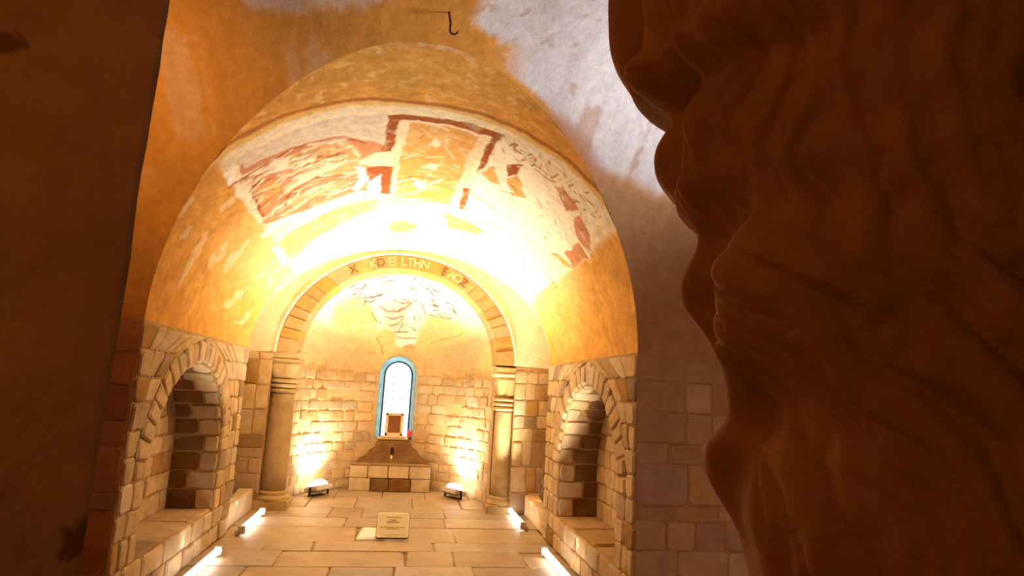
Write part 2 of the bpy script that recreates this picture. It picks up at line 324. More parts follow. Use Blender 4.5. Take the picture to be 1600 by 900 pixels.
VAULT_PAINT=[
("p","rose",0,[(2.376,4.301),(2.194,4.364),(2.013,4.456),(1.744,4.667),(1.767,5.679),(1.894,5.571),(2.241,5.626),(2.42,5.447),(2.389,4.938)]),
("p","lilac",0,[(2.385,4.226),(2.202,4.232),(2.026,4.222),(1.888,4.219),(1.726,4.226),(1.736,4.684),(1.903,4.516),(2.014,4.47),(2.206,4.457),(2.356,4.393)]),
("p","tan",0,[(2.055,4.563),(1.907,4.604),(1.84,4.833),(1.861,4.926),(1.879,5.17),(2.061,5.109),(2.093,4.811)]),
("p","tan",0,[(2.371,4.476),(2.174,4.557),(2.057,4.592),(2.159,4.748),(2.307,4.675)]),
("p","pale",0,[(2.394,4.47),(2.215,4.535),(2.159,4.581),(2.221,4.658),(2.307,4.607)]),
("p","pale",0,[(2.163,4.793),(2.102,4.713),(2.069,4.74),(2.087,4.854),(2.134,4.864)]),
("p","pale",0,[(2.3,4.622),(2.225,4.617),(2.169,4.597),(2.189,4.697),(2.263,4.698),(2.301,4.662)]),
("p","cream",0,[(2.28,5.127),(2.178,4.932),(2.044,4.873),(1.87,4.921),(2.017,5.012),(2.096,5.062),(2.219,5.131)]),
("p","tan",0,[(2.238,5.304),(2.072,5.254),(1.936,5.206),(1.87,5.176),(1.943,5.36),(2.126,5.428),(2.237,5.489)]),
("p","cream",0,[(2.36,5.281),(2.284,5.246),(2.232,5.251),(2.251,5.322),(2.34,5.336)]),
("p","cream",0,[(2.421,4.538),(2.343,4.595),(2.392,4.768),(2.436,4.724)]),
("p","ochre",0,[(2.327,4.74),(2.256,4.86),(2.283,5.076),(2.378,5.141),(2.368,4.91)]),
("s","rust",0.03,[(2.392,4.768),(2.315,4.659)]),
("s","rust",0.03,[(2.386,4.861),(2.408,5.191),(2.398,5.268)]),
("s","rust",0.02,[(2.079,5.087),(1.971,5.155),(1.87,5.176)]),
("s","rust",0.018,[(2.015,4.484),(1.92,4.52),(1.834,4.643),(1.753,4.761)]),
("s","rust",0.02,[(2.395,4.502),(2.285,4.518),(2.115,4.488),(2.015,4.484)]),
("s","rust",0.016,[(2.247,5.199),(2.098,5.097),(2.022,5.082)]),
("s","cream",0.03,[(2.066,4.504),(1.971,4.556),(1.902,4.67),(1.843,4.901)]),
("s","cream",0.02,[(2.026,4.627),(1.911,4.679)]),
("s","cream",0.018,[(2.039,4.809),(1.929,4.881)]),
("s","cream",0.022,[(2.277,5.111),(2.143,5.067),(2.047,4.922)]),
("s","cream",0.018,[(2.237,5.489),(2.039,5.339),(1.901,5.272)]),
("s","pale",0.016,[(1.951,5.312),(1.901,5.272)]),
("p","rose",0,[(1.859,4.646),(1.752,4.697),(1.703,4.831),(1.79,4.886),(1.844,4.934)]),
("p","rust",0,[(1.83,5.084),(1.713,5.095),(1.724,5.304),(1.737,5.732),(1.767,5.679),(1.761,5.26),(1.829,5.356)]),
("p","cream",0,[(1.862,4.96),(1.78,4.838),(1.686,4.813),(1.695,5.076),(1.794,5.061),(1.856,5.035)]),
("p","white",0,[(1.834,5.394),(1.76,5.24),(1.773,5.724),(1.841,5.649)]),
("p","white",0,[(1.888,5.053),(1.849,5.094),(1.832,5.314),(1.892,5.529),(1.92,5.486),(1.863,5.258)]),
("p","rust",0,[(1.726,4.257),(1.665,4.244),(1.681,4.575),(1.698,4.831),(1.758,4.793),(1.731,4.684)]),
("p","ochre",0,[(1.668,4.345),(1.28,4.247),(1.325,5.023),(1.363,5.775),(1.723,5.761),(1.697,4.968)]),
("p","rust",0,[(1.725,4.246),(1.667,4.243),(1.525,4.232),(1.229,4.162),(1.26,4.72),(1.285,4.947),(1.277,4.281),(1.523,4.304),(1.672,4.328)]),
("s","cream",0.07,[(1.659,4.352),(1.677,4.734),(1.703,5.269),(1.717,5.734)]),
("s","cream",0.035,[(1.659,4.352),(1.522,4.323),(1.333,4.324),(1.277,4.281)]),
("s","cream",0.085,[(1.295,4.309),(1.319,4.644),(1.34,5.133),(1.358,5.741)]),
("p","rust",0,[(1.329,5.309),(1.283,5.293),(1.305,5.782),(1.336,5.797)]),
("p","rust",0,[(1.761,5.13),(1.708,5.093),(1.735,5.732),(1.77,5.725)]),
("s","cream",0.03,[(1.676,5.407),(1.6,5.32),(1.531,5.406),(1.458,5.258)]),
("s","rust",0.012,[(1.676,5.36),(1.601,5.274),(1.49,5.284)]),
("p","pale",0,[(1.609,5.442),(1.578,5.335),(1.543,5.413),(1.569,5.524)]),
("p","tan",0,[(1.682,5.455),(1.632,5.424),(1.631,5.546),(1.676,5.579)]),
("s","cream",0.03,[(1.688,5.709),(1.596,5.638),(1.508,5.44)]),
("p","cream",0,[(1.561,5.101),(1.532,4.981),(1.478,5.008),(1.486,5.099)]),
("s","cream",0.02,[(1.564,4.489),(1.534,4.543)]),
("p","cream",0,[(1.55,4.677),(1.514,4.584),(1.483,4.618),(1.509,4.71)]),
("s","cream",0.012,[(1.46,4.694),(1.412,4.827)]),
("s","cream",0.01,[(1.646,4.963),(1.596,4.849)]),
("s","tan",0.03,[(1.829,5.782),(1.7,5.817),(1.568,5.869),(1.405,5.659)]),
("p","pale",0,[(1.226,4.196),(1.091,4.123),(0.944,4.075),(0.634,4.12),(0.617,4.638),(0.557,4.87),(0.574,5.353),(0.744,5.566),(0.946,5.676),(1.137,5.8),(1.301,5.747),(1.284,4.967),(1.244,4.655)]),
("p","ochre",0,[(1.267,4.898),(1.228,4.711),(1.169,4.956),(1.213,4.989)]),
("p","ochre",0,[(1.138,4.806),(1.093,4.691),(1.019,4.961),(1.083,5.064)]),
("p","rust",0,[(1.157,4.589),(1.102,4.484),(1.097,4.658),(1.144,4.752)]),
("p","rose",0,[(0.923,4.473),(0.889,4.418),(0.759,4.462),(0.808,4.633)]),
("p","rose",0,[(0.752,4.613),(0.732,4.51),(0.636,4.607),(0.579,4.777),(0.662,4.852),(0.72,4.737)]),
("p","rose",0,[(0.662,5.265),(0.646,4.908),(0.561,4.891),(0.57,5.292)]),
("s","rust",0.012,[(0.662,4.852),(0.555,4.819)]),
("p","ochre",0,[(0.73,5.543),(0.671,5.383),(0.574,5.314),(0.626,5.474)]),
("s","rust",0.014,[(1.045,4.441),(0.938,4.427)]),
("s","rust",0.01,[(1.309,5.817),(1.19,5.819),(1.064,5.881)]),
("s","rust",0.01,[(1.276,5.383),(1.165,5.506),(1.061,5.65)]),
("s","rust",0.008,[(1.381,6.492),(1.267,6.499),(1.166,6.559)]),
("s","rust",0.008,[(1.072,5.497),(0.962,5.563)]),
("s","rust",0.008,[(1.378,6.56),(1.39,6.954),(1.336,6.839)]),
("s","rust",0.01,[(1.157,5.074),(1.088,5.026)]),
("s","tan",0.02,[(1.29,5.354),(1.165,5.506)]),
("p","ochre",0,[(1.401,6.027),(1.268,6.056),(1.147,6.152),(1.177,6.323),(1.371,6.41)]),
("p","ochre",0,[(1.728,6.413),(1.651,6.316),(1.558,6.447),(1.635,6.756),(1.73,6.652)]),
("s","white",0.03,[(1.301,5.036),(1.161,5.034),(1.092,4.988)]),
("s","cream",0.05,[(0.617,4.58),(0.616,4.268),(0.594,4.091)]),
("s","rust",0.0107543,[(1.087,4.247),(1.098,4.291)]),
("s","rust",0.00982158,[(0.782,4.278),(0.765,4.277)]),
("s","rust",0.0101391,[(0.883,4.404),(0.866,4.426)]),
("s","ochre",0.00718607,[(1.149,4.277),(1.132,4.296)]),
("s","rust",0.00936978,[(0.795,4.276),(0.779,4.277)]),
("s","ochre",0.00830192,[(0.703,4.11),(0.684,4.088)]),
("s","ochre",0.00910546,[(0.888,4.345),(0.877,4.38)]),
("s","rust",0.0129459,[(0.683,4.316),(0.673,4.313)]),
("s","ochre",0.0112829,[(0.697,4.264),(0.69,4.343)]),
("s","rust",0.0129388,[(0.939,4.24),(0.94,4.332)]),
("s","rust",0.0122366,[(1.024,4.302),(1.03,4.388)]),
("s","rust",0.0128838,[(1.168,4.216),(1.159,4.289)]),
("s","ochre",0.00818431,[(1.069,4.381),(1.065,4.434)]),
("s","ochre",0.012752,[(1.139,4.439),(1.122,4.448)]),
("s","ochre",0.0103556,[(0.962,4.337),(0.947,4.392)]),
("s","ochre",0.00880652,[(0.938,4.373),(0.917,4.37)]),
("s","ochre",0.00712032,[(0.952,4.37),(0.94,4.408)]),
("s","rust",0.00911546,[(1.162,4.261),(1.149,4.306)]),
("s","rust",0.00850673,[(1.207,4.393),(1.203,4.442)]),
("s","ochre",0.0105737,[(1.058,4.265),(1.059,4.315)]),
("s","rust",0.0088601,[(0.814,4.405),(0.811,4.481)]),
("s","rust",0.00761105,[(1.105,4.312),(1.105,4.359)]),
("s","ochre",0.00902026,[(0.741,4.373),(0.723,4.409)]),
("s","ochre",0.00814482,[(1.006,4.252),(0.987,4.287)]),
("s","rust",0.0118375,[(1.113,4.397),(1.116,4.426)]),
("s","ochre",0.00950143,[(1.05,4.191),(1.046,4.232)]),
("s","rust",0.0122799,[(0.75,4.239),(0.73,4.218)]),
("s","rust",0.0120202,[(0.685,4.119),(0.672,4.131)]),
("s","ochre",0.0105321,[(1.078,4.242),(1.076,4.319)]),
("s","rust",0.0123794,[(1.145,4.29),(1.127,4.312)]),
("s","ochre",0.0109774,[(1.184,4.178),(1.179,4.215)]),
("s","ochre",0.01217,[(0.699,4.207),(0.687,4.253)]),
("s","rust",0.00802781,[(1.043,4.35),(1.024,4.396)]),
("s","rust",0.0121753,[(0.785,4.127),(0.79,4.194)]),
("s","ochre",0.011659,[(1.07,4.265),(1.083,4.317)]),
("s","rust",0.0121267,[(1.174,4.213),(1.181,4.281)]),
("s","rust",0.0105197,[(1.062,4.281),(1.062,4.316)]),
("s","rust",0.00928143,[(1.058,4.364),(1.068,4.418)]),
("s","ochre",0.011807,[(0.998,4.354),(0.988,4.381)]),
("s","ochre",0.0111647,[(1.008,4.35),(1.005,4.381)]),
("s","ochre",0.00955513,[(0.937,4.174),(0.915,4.202)]),
("s","ochre",0.00978486,[(0.981,4.309),(0.981,4.399)]),
("s","rust",0.0114024,[(0.823,4.299),(0.817,4.309)]),
("s","rust",0.00726588,[(0.943,4.308),(0.951,4.361)]),
("s","rust",0.0077277,[(0.772,4.244),(0.752,4.25)]),
("s","rust",0.00721762,[(0.731,4.21),(0.715,4.215)]),
("s","rust",0.00736684,[(0.835,4.434),(0.832,4.489)]),
("s","ochre",0.0106959,[(0.791,4.271),(0.777,4.274)]),
("s","ochre",0.00749956,[(1.031,4.274),(1.02,4.344)]),
("s","rust",0.0115367,[(0.995,4.179),(0.984,4.206)]),
("s","ochre",0.00757516,[(0.931,4.379),(0.912,4.418)]),
("s","ochre",0.00860414,[(0.932,4.37),(0.933,4.439)]),
("s","rust",0.00877518,[(1.054,4.383),(1.042,4.405)]),
("s","ochre",0.00713875,[(0.755,4.218),(0.748,4.248)]),
("s","rust",0.00786166,[(1.131,4.254),(1.111,4.263)]),
("s","rust",0.0103427,[(0.879,4.393),(0.869,4.442)]),
("s","rust",0.00980437,[(0.736,4.351),(0.737,4.402)]),
("s","rust",0.00845255,[(0.793,4.37),(0.795,4.425)]),
("s","rust",0.00853005,[(1.084,4.351),(1.069,4.357)]),
("s","ochre",0.0120036,[(0.994,4.165),(0.994,4.213)]),
("s","ochre",0.00961733,[(0.917,4.163),(0.913,4.187)]),
("s","ochre",0.00771506,[(0.882,4.203),(0.879,4.268)]),
("s","ochre",0.0126477,[(1.108,4.342),(1.104,4.411)]),
("s","rust",0.0118363,[(0.804,4.377),(0.799,4.448)]),
("s","ochre",0.00996328,[(0.672,4.224),(0.663,4.28)]),
("s","rust",0.0107853,[(0.861,4.222),(0.857,4.308)]),
("s","ochre",0.00898918,[(0.861,4.473),(0.846,4.494)]),
("s","ochre",0.00805829,[(0.912,4.272),(0.914,4.362)]),
("s","ochre",0.00859508,[(0.789,4.342),(0.779,4.409)]),
("s","rust",0.00912466,[(1.184,4.219),(1.185,4.267)]),
("s","white",0.11,[(2.441,5.65),(2.361,5.574),(2.15,5.713),(1.895,5.615),(1.758,5.728)]),
("p","yellow",0,[(2.405,6.067),(2.34,5.966),(2.169,5.933),(1.966,5.831),(1.8,5.808),(1.794,6.056),(1.915,6.136),(2.157,6.356),(2.399,6.644)]),
("s","rust",0.014,[(2.454,6.026),(2.325,5.95),(2.126,5.96),(1.965,5.808),(1.87,5.77)]),
("s","rust",0.012,[(2.378,6.715),(2.2,6.58),(2.021,6.468),(1.885,6.215)]),
("s","rust",0.008,[(2.43,6.764),(2.236,6.696),(2.08,6.657),(1.889,6.708)]),
("s","white",0.07,[(2.445,6.058),(2.45,6.686)]),
("s","tan",0.01,[(2.485,6.042),(2.494,6.667)]),
("s","rust",0.01,[(1.892,6.434),(1.845,6.409)]),
("p","white",0,[(1.885,6.215),(1.762,6.067),(1.655,6.125),(1.654,6.341),(1.789,6.381),(1.881,6.442)]),
("s","cream",0.05,[(2.426,4.271),(2.432,4.544),(2.436,4.724),(2.435,5.018),(2.424,5.285)]),
("p","white",0,[(2.439,4.287),(2.399,4.275),(2.412,4.492),(2.448,4.498)]),
("p","pale",0,[(2.445,4.582),(2.408,4.686),(2.415,4.905),(2.449,4.684)]),
("p","tan",0,[(0.6,6.763),(0.581,5.934),(0.541,5.994),(0.553,6.885)]),
("s","rust",0.012,[(0.652,6.886),(0.567,6.899)]),
("s","rust",0.012,[(0.632,6.045),(0.543,6.011)]),
("s","rust",0.012,[(0.493,7.553),(0.403,7.457)]),
("s","rust",0.01,[(0.522,7.648),(0.415,7.614)]),
("s","ochred",0.02,[(0.506,4.579),(0.456,4.49),(0.399,4.569),(0.393,4.703)]),
("s","ochred",0.012,[(0.524,4.582),(0.496,4.853)])]
CONCH_PAINT=[
("p","pale",0,[(-0.57,2.829),(-0.525,2.922),(-0.305,3.045),(-0.037,2.996),(0.034,2.949),(0.167,2.946),(0.263,2.829),(0.293,2.705),(0.198,2.637),(0.188,2.37),(-0.044,2.255),(-0.184,2.28),(-0.16,2.418),(-0.374,2.551),(-0.479,2.622),(-0.55,2.741)]),
("p","pink",0,[(-0.441,2.844),(-0.233,2.939),(-0.016,2.939),(0.055,2.898),(0.048,2.79),(-0.0,2.562),(-0.2,2.482),(-0.341,2.554),(-0.298,2.671),(-0.421,2.77)]),
("s","rose",0.02,[(-0.457,2.827),(-0.338,2.763),(-0.154,2.778),(0.037,2.912)]),
("s","rose",0.02,[(-0.366,2.681),(-0.247,2.659),(-0.082,2.719)]),
("s","rose",0.018,[(-0.273,2.559),(-0.14,2.602),(-0.079,2.688)]),
("s","rose",0.02,[(-0.249,2.937),(-0.13,2.902),(0.019,2.926)]),
("s","rose",0.016,[(-0.257,2.801),(-0.188,2.775),(-0.092,2.844)]),
("s","rose",0.012,[(-0.582,2.721),(-0.511,2.619),(-0.427,2.595)]),
("s","rust",0.012,[(-0.118,2.962),(0.017,2.948)]),
("s","rust",0.014,[(-0.131,2.487),(-0.073,2.607)]),
("s","grey",0.014,[(0.051,2.942),(0.15,2.953),(0.223,2.889),(0.273,2.736)]),
("s","grey",0.02,[(0.051,2.564),(0.142,2.503)]),
("s","brown",0.026,[(-0.215,2.456),(0.007,2.479)]),
("s","brown",0.012,[(-0.158,2.384),(0.016,2.369),(0.169,2.386)]),
("p","white",0,[(-0.021,2.802),(0.062,2.822),(0.065,2.598),(-0.008,2.659)]),
("s","brown",0.012,[(0.17,2.668),(0.181,2.733)]),
("s","brown",0.012,[(0.096,2.729),(0.11,2.666)]),
("p","white",0,[(-0.171,2.332),(-0.07,2.356),(-0.06,2.237),(-0.164,2.247)]),
("p","white",0,[(-0.035,2.349),(0.171,2.361),(0.143,2.282),(-0.03,2.29)]),
("s","grey",0.01,[(-0.584,3.134),(-0.446,3.194),(-0.248,3.238)]),
("s","grey",0.016,[(-0.496,3.125),(-0.31,3.183),(-0.263,3.193)]),
("s","grey",0.01,[(-0.419,3.102),(-0.293,3.152)]),
("s","grey",0.012,[(-0.879,2.991),(-0.807,3.04)]),
("s","grey",0.012,[(-0.845,2.974),(-0.772,3.024)]),
("s","grey",0.012,[(-0.791,2.977),(-0.716,3.026)]),
("s","grey",0.012,[(-0.73,3.026),(-0.655,3.073)]),
("s","grey",0.012,[(-0.837,2.918),(-0.763,2.969)]),
("s","grey",0.012,[(-0.779,2.93),(-0.704,2.981)]),
("s","grey",0.012,[(-0.714,3.051),(-0.638,3.097)]),
("s","grey",0.012,[(-0.879,2.908),(-0.806,2.959)]),
("s","grey",0.012,[(-0.809,2.885),(-0.734,2.936)]),
("s","grey",0.03,[(-0.697,2.911),(-0.589,2.941),(-0.432,2.99)]),
("s","grey",0.02,[(-0.681,2.871),(-0.588,2.871),(-0.525,2.922)]),
("s","grey",0.014,[(-0.711,2.809),(-0.666,2.86)]),
("s","grey",0.012,[(-0.527,2.991),(-0.369,3.038),(-0.289,3.053)]),
("s","grey",0.022,[(0.323,2.89),(0.437,2.89)]),
("s","grey",0.024,[(0.346,2.963),(0.441,2.861),(0.453,2.89)]),
("s","grey",0.02,[(0.398,2.816),(0.493,2.838)]),
("s","grey",0.01,[(0.303,2.92),(0.345,2.97),(0.428,2.954)]),
("s","brown",0.012,[(0.339,2.753),(0.476,2.716),(0.686,2.701)]),
("s","grey",0.014,[(0.562,2.938),(0.615,2.913)]),
("s","grey",0.014,[(0.635,2.873),(0.68,2.886)]),
("s","grey",0.014,[(0.593,2.848),(0.645,2.833)]),
("s","grey",0.014,[(0.656,2.838),(0.715,2.777)]),
("s","grey",0.014,[(0.681,2.825),(0.741,2.758)]),
("s","grey",0.014,[(0.218,3.114),(0.27,3.103)]),
("s","grey",0.014,[(0.137,3.172),(0.189,3.163)]),
("s","grey",0.014,[(0.261,3.136),(0.309,3.146)]),
("s","grey",0.014,[(0.266,3.108),(0.326,3.057)]),
("s","grey",0.014,[(0.328,3.111),(0.383,3.085)]),
("s","grey",0.014,[(0.355,3.097),(0.411,3.061)]),
("s","grey",0.014,[(0.412,3.081),(0.465,3.058)]),
("s","grey",0.014,[(0.412,2.992),(0.459,3.01)]),
("s","grey",0.014,[(0.324,3.048),(0.378,3.026)]),
("s","grey",0.014,[(0.153,3.207),(0.206,3.194)]),
("s","grey",0.014,[(0.466,2.779),(0.525,2.729)]),
("s","grey",0.014,[(0.537,2.795),(0.589,2.788)]),
("s","grey",0.014,[(0.025,3.229),(0.079,3.205)]),
("p","ochre2",0,[(-0.016,3.12),(0.058,3.114),(0.052,3.095),(-0.006,3.102)]),
("p","amber",0,[(0.188,2.37),(0.35,2.642),(0.397,2.675),(0.598,2.644),(0.897,2.494),(0.752,2.417),(0.429,2.346),(0.238,2.184)]),
("p","amber",0,[(-0.462,2.361),(-0.352,2.47),(-0.231,2.446),(-0.155,2.35),(-0.179,2.212),(-0.342,2.115),(-0.421,2.263)]),
("p","amber",0,[(-1.005,2.74),(-0.89,2.847),(-0.712,2.838),(-0.583,2.737),(-0.54,2.551),(-0.728,2.433),(-0.901,2.475),(-1.035,2.516)]),
("s","brown",0.008,[(0.398,2.31),(0.56,2.383),(0.752,2.417),(0.882,2.495)]),
("s","tan",0.012,[(-0.477,2.342),(-0.383,2.215),(-0.354,2.062)])]

# ================================================================== STRUCTURE
HW, Z0, YB, YF = 1.7, 1.94, 7.2, 4.39          # half width, springing, back end and front edge of the chapel
YC, AT, BT = 2.67, 1.72, 1.667                 # vault of the bay in front
def bY(Y): return np.interp(Y, [4.4, 7.2], [1.57, 1.28])

# ---- floor
floor = mesh('floor', [(-4, -2, -.02), (5, -2, -.02), (5, 10.6, -.02), (-4, 10.6, -.02)], [(0, 1, 2, 3)], M_FLOOR_M)
structure(floor)
def f_floor(x, y, d): return (x, y, -.018 + d)
rows = [(3.2, 3.75, None), (3.75, 4.3, None), (4.3, 4.85, None), (4.85, 5.4, None), (5.4, 5.97, [-1.2, -.5, .05, .75]), (5.97, 6.5, [-1.0, .15, .6, 1.29]),
        (6.5, 6.87, [-1.2, -.74, .45]), (6.87, 7.55, [-.36, .69]), (7.55, 8.08, [-.54, .62]), (8.08, 8.7, [-.78, -.38, .66]),
        (8.7, 9.45, [-1.13, -.5, .26, .92]), (9.45, 10.36, [-.84, -.17, .45, 1.09])]
for y0, y1, js in rows:
    xr = 1.72 if y0 < 7.1 else 1.98 if y0 < 8.4 else 1.45
    if js is None:
        js = []; x = -xr + random.uniform(.3, .9)
        while x < xr - .3: js.append(x); x += random.uniform(.55, 1.0)
    xs = [-xr] + js + [xr]
    for a, b in zip(xs[:-1], xs[1:]):
        t = random.uniform(-.02, .02)
        stone(f_floor, [(a, y0), (b, y0), (b + t, y1), (a + t, y1)], M_FLOOR, floor, 'slab', proud=.017, gap=.005, bev=.006, jit=.005, tilt=.004)
stone(lambda x, y, d: (x, y, .003 + d), [(-.36, 6.93), (-.06, 6.95), (-.06, 7.46), (-.31, 7.50)], M_WHITE_SLAB, floor, 'slab', proud=.012, gap=.004, label='pale worn slab under the small sign')

# ---- chapel side walls with their niches
NY, NH, NS, NR, NSILL, ND = 5.66, .895, .88, .82, .34, .42   # niche: centre, half width, springing, rise, sill, depth
def arch_z(y, h, r): 
    t = 1 - ((y - NY) / h) ** 2
    return NS + r * math.sqrt(max(t, 0))
def arch_half(z, h, r):
    if z <= NS: return h
    t = 1 - ((z - NS) / r) ** 2
    return h * math.sqrt(t) if t > 0 else 0
def side_wall(sg, name):
    X = sg * HW
    vs, fs = [], []
    def quad(*p):
        n = len(vs); vs.extend(p); fs.append(tuple(range(n, n + len(p))))
    ya, yb = NY - NH, NY + NH
    quad((X, YF, 0), (X, ya, 0), (X, ya, Z0), (X, YF, Z0)); quad((X, yb, 0), (X, YB, 0), (X, YB, Z0), (X, yb, Z0))
    quad((X, ya, 0), (X, yb, 0), (X, yb, NSILL), (X, ya, NSILL))
    ts = [NY - NH * math.cos(PI * k / 28) for k in range(29)]
    XB = sg * (HW + ND)
    for a, b in zip(ts[:-1], ts[1:]):
        za, zb = arch_z(a, NH, NR), arch_z(b, NH, NR)
        quad((X, a, za), (X, b, zb), (X, b, Z0), (X, a, Z0))
        quad((X, a, za), (X, b, zb), (XB, b, zb), (XB, a, za))           # soffit
        quad((XB, a, NSILL), (XB, b, NSILL), (XB, b, zb), (XB, a, za))   # back
    for y in (ya, yb): quad((X, y, NSILL), (XB, y, NSILL), (XB, y, NS), (X, y, NS))
    quad((X, ya, NSILL), (X, yb, NSILL), (XB, yb, NSILL), (XB, ya, NSILL))
    quad((X, YB, 0), (sg * 2.0, YB, 0), (sg * 2.0, YB, Z0), (X, YB, Z0))  # end of the wall towards the recess
    quad((sg * 2.0, YB, 0), (sg * 2.0, 8.5, 0), (sg * 2.0, 8.5, Z0), (sg * 2.0, YB, Z0))
    w_ = structure(mesh(name, vs, fs, M_MORTAR))
    S = lambda y, z, d: (sg * (HW - d), y, z)
    B = lambda y, z, d: (sg * (HW + ND - d), y, z)
    J = lambda u, z, d: (sg * (HW + u), NY + NH - d, z)
    SO = lambda u, f, d: (sg * (HW + u), NY - (NH - d) * math.cos(f), NS + (NR - d) * math.sin(f))
    TOP = lambda y, u, d: (sg * (HW + u), y, NSILL + d)
    RC = lambda y, z, d: (sg * (2.0 - d), y, z)
    zs = [0, .17, NSILL, .53, .70, .88, 1.05, 1.22, 1.40, 1.57, 1.75, 1.92]
    EH, ER = NH + .235, NR + .215
    for i, (z0, z1) in enumerate(zip(zs[:-1], zs[1:])):
        k = dict(proud=.016, jit=.008)
        if z1 <= NSILL + .01:
            course(S, z0, z1, YF, YB, YF, YB, M_STONE, w_, .2, .42, M_STONE_D, .2, **k)
        else:
            if z0 < NS - .01: a0 = a1 = NH
            else: a0, a1 = arch_half(z0, EH, ER), arch_half(z1, EH, ER)
            course(S, z0, z1, YF, NY - a0, YF, NY - a1, M_STONE, w_, .16, .3, M_STONE_D, .15, **k)
            course(S, z0, z1, NY + a0, YB, NY + a1, YB, M_STONE, w_, .15, .3, M_STONE_D, .15, **k)
            b0, b1 = arch_half(z0, NH, NR), arch_half(z1, NH, NR)
            if z0 < 1.6: course(B, z0, min(z1, 1.66), NY - b0, NY + b0, NY - b1, NY + b1, M_STONE, w_, .16, .32, M_STONE_D, .3, proud=.012, jit=.008)
            if z0 < NS - .01:
                q = (.16, .26)[i % 2]
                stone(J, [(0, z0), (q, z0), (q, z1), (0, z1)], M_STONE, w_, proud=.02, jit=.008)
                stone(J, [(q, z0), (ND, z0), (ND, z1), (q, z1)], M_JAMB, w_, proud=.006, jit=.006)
        course(RC, z0, z1, YB, 8.4, YB, 8.4, M_STONE, w_, .3, .5)
    n = 22
    fi = [PI * k / n for k in range(n + 1)]
    fi = [f for f in fi]
    for k in range(n):                                                    # voussoirs round the niche
        a, b = fi[k], fi[k + 1]
        r = random.uniform(-.03, .02)
        q = [(NY - NH * math.cos(a), NS + NR * math.sin(a)), (NY - NH * math.cos(b), NS + NR * math.sin(b)),
             (NY - (EH + r) * math.cos(b), NS + (ER + r) * math.sin(b)), (NY - (EH + r) * math.cos(a), NS + (ER + r) * math.sin(a))]
        stone(S, q, M_STONE, w_, 'voussoir', proud=.024, gap=.009, jit=.006)
    n = 16
    for k in range(n):                                                    # stepped soffit stones
        q = (.14, .27, .2)[k % 3]
        a, b = PI * k / n, PI * (k + 1) / n
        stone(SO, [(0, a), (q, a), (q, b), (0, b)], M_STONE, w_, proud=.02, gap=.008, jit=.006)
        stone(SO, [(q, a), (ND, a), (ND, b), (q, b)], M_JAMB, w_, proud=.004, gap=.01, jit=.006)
    y = NY - NH
    for wd in (.55, .62, .62): 
        stone(TOP, [(y, 0), (y + wd, 0), (y + wd, ND), (y, ND)], M_STONE_D, w_, 'sill_slab', proud=.014, gap=.006); y += wd
    # rubble left in the recess beside the pier
    for k, (y, u, z, r) in enumerate([(7.55, .17, .42, .17), (7.9, .2, .40, .16), (7.72, .2, .66, .14)]):
        bm = bmesh.new(); bmesh.ops.create_icosphere(bm, subdivisions=2, radius=1)
        for v in bm.verts:
            nn = noise.noise(v.co * 1.6 + Vector((k * 3.1, sg, 0)))
            v.co = v.co * (1 + .25 * nn)
            v.co = Vector((sg * (HW + u) + v.co.x * .13, y + v.co.y * r, z + v.co.z * r * .95))
        obj('rubble_stone', bm, M_DARK, w_, True)
    # low bench of masonry under the rubble
    bm = box_bm(sg * (HW + .155), (YB + 8.38) / 2, .13, .29, 8.38 - YB - .02, .26, .012)
    obj('bench_stone', bm, M_STONE, w_)
    return w_
wall_left = side_wall(-1, 'wall_left')
wall_right = side_wall(1, 'wall_right')

# ---- walls of the bay, either side of the chapel mouth
def front_wall(sg, name, xe, mat):
    x0 = HW
    vs = [(sg * x0, YF, 0), (sg * xe, YF, 0), (sg * xe, YF, Z0), (sg * x0, YF, Z0)]
    w_ = structure(mesh(name, vs, [(0, 1, 2, 3)], M_BAY if sg > 0 else M_BAY_L))
    S = lambda x, z, d: (sg * x, YF - d, z)
    zs = [0, .17, .36, .54, .74, .85, 1.14, 1.285, 1.51, 1.73, 1.90]
    for z0, z1 in zip(zs[:-1], zs[1:]):
        course(S, z0, z1, x0, min(xe, 3.2), x0, min(xe, 3.2), mat, w_, .22, .48, proud=.008, jit=.008, gap=.005)
    return w_
front_wall(-1, 'wall_front_left', 3.4, M_BAY_L)
front_wall(1, 'wall_front_right', 4.6, M_BAY)
structure(mesh('wall_bay_left', [(-3.4, -2, 0), (-3.4, 4.4, 0), (-3.4, 4.4, 3.7), (-3.4, -2, 3.7)], [(0, 1, 2, 3)], M_BAY_L))
structure(mesh('wall_bay_right', [(4.6, -2, 0), (4.6, 4.4, 0), (4.6, 4.4, 3.7), (4.6, -2, 3.7)], [(0, 1, 2, 3)], M_BAY))

# ---- ceiling: vault of the bay, cut by the chapel's barrel
nphi, nx = 150, 150
V = []; 
ph = np.linspace(0, PI / 2, nphi - 20)
Yp = np.concatenate([YC + AT * np.cos(ph), np.linspace(YC - .05, -2, 20)])
Zp = np.concatenate([Z0 + BT * np.sin(ph), np.full(20, Z0 + BT)])
def groin_x(z):
    t = 1 - ((z - Z0) / 1.57) ** 2
    return HW * math.sqrt(t) if t > 0 else 0.
for sg in (-1, 1):
    for y, z in zip(Yp, Zp):
        a = groin_x(z) if y > YC else 0.
        xe = 3.4 if sg < 0 else 4.6
        t = np.linspace(0, 1, nx) ** 1.25
        x = sg * (a + (xe - a) * t)
        V.append(np.stack([x, np.full(nx, y), np.full(nx, z)], 1))
V = np.concatenate(V)
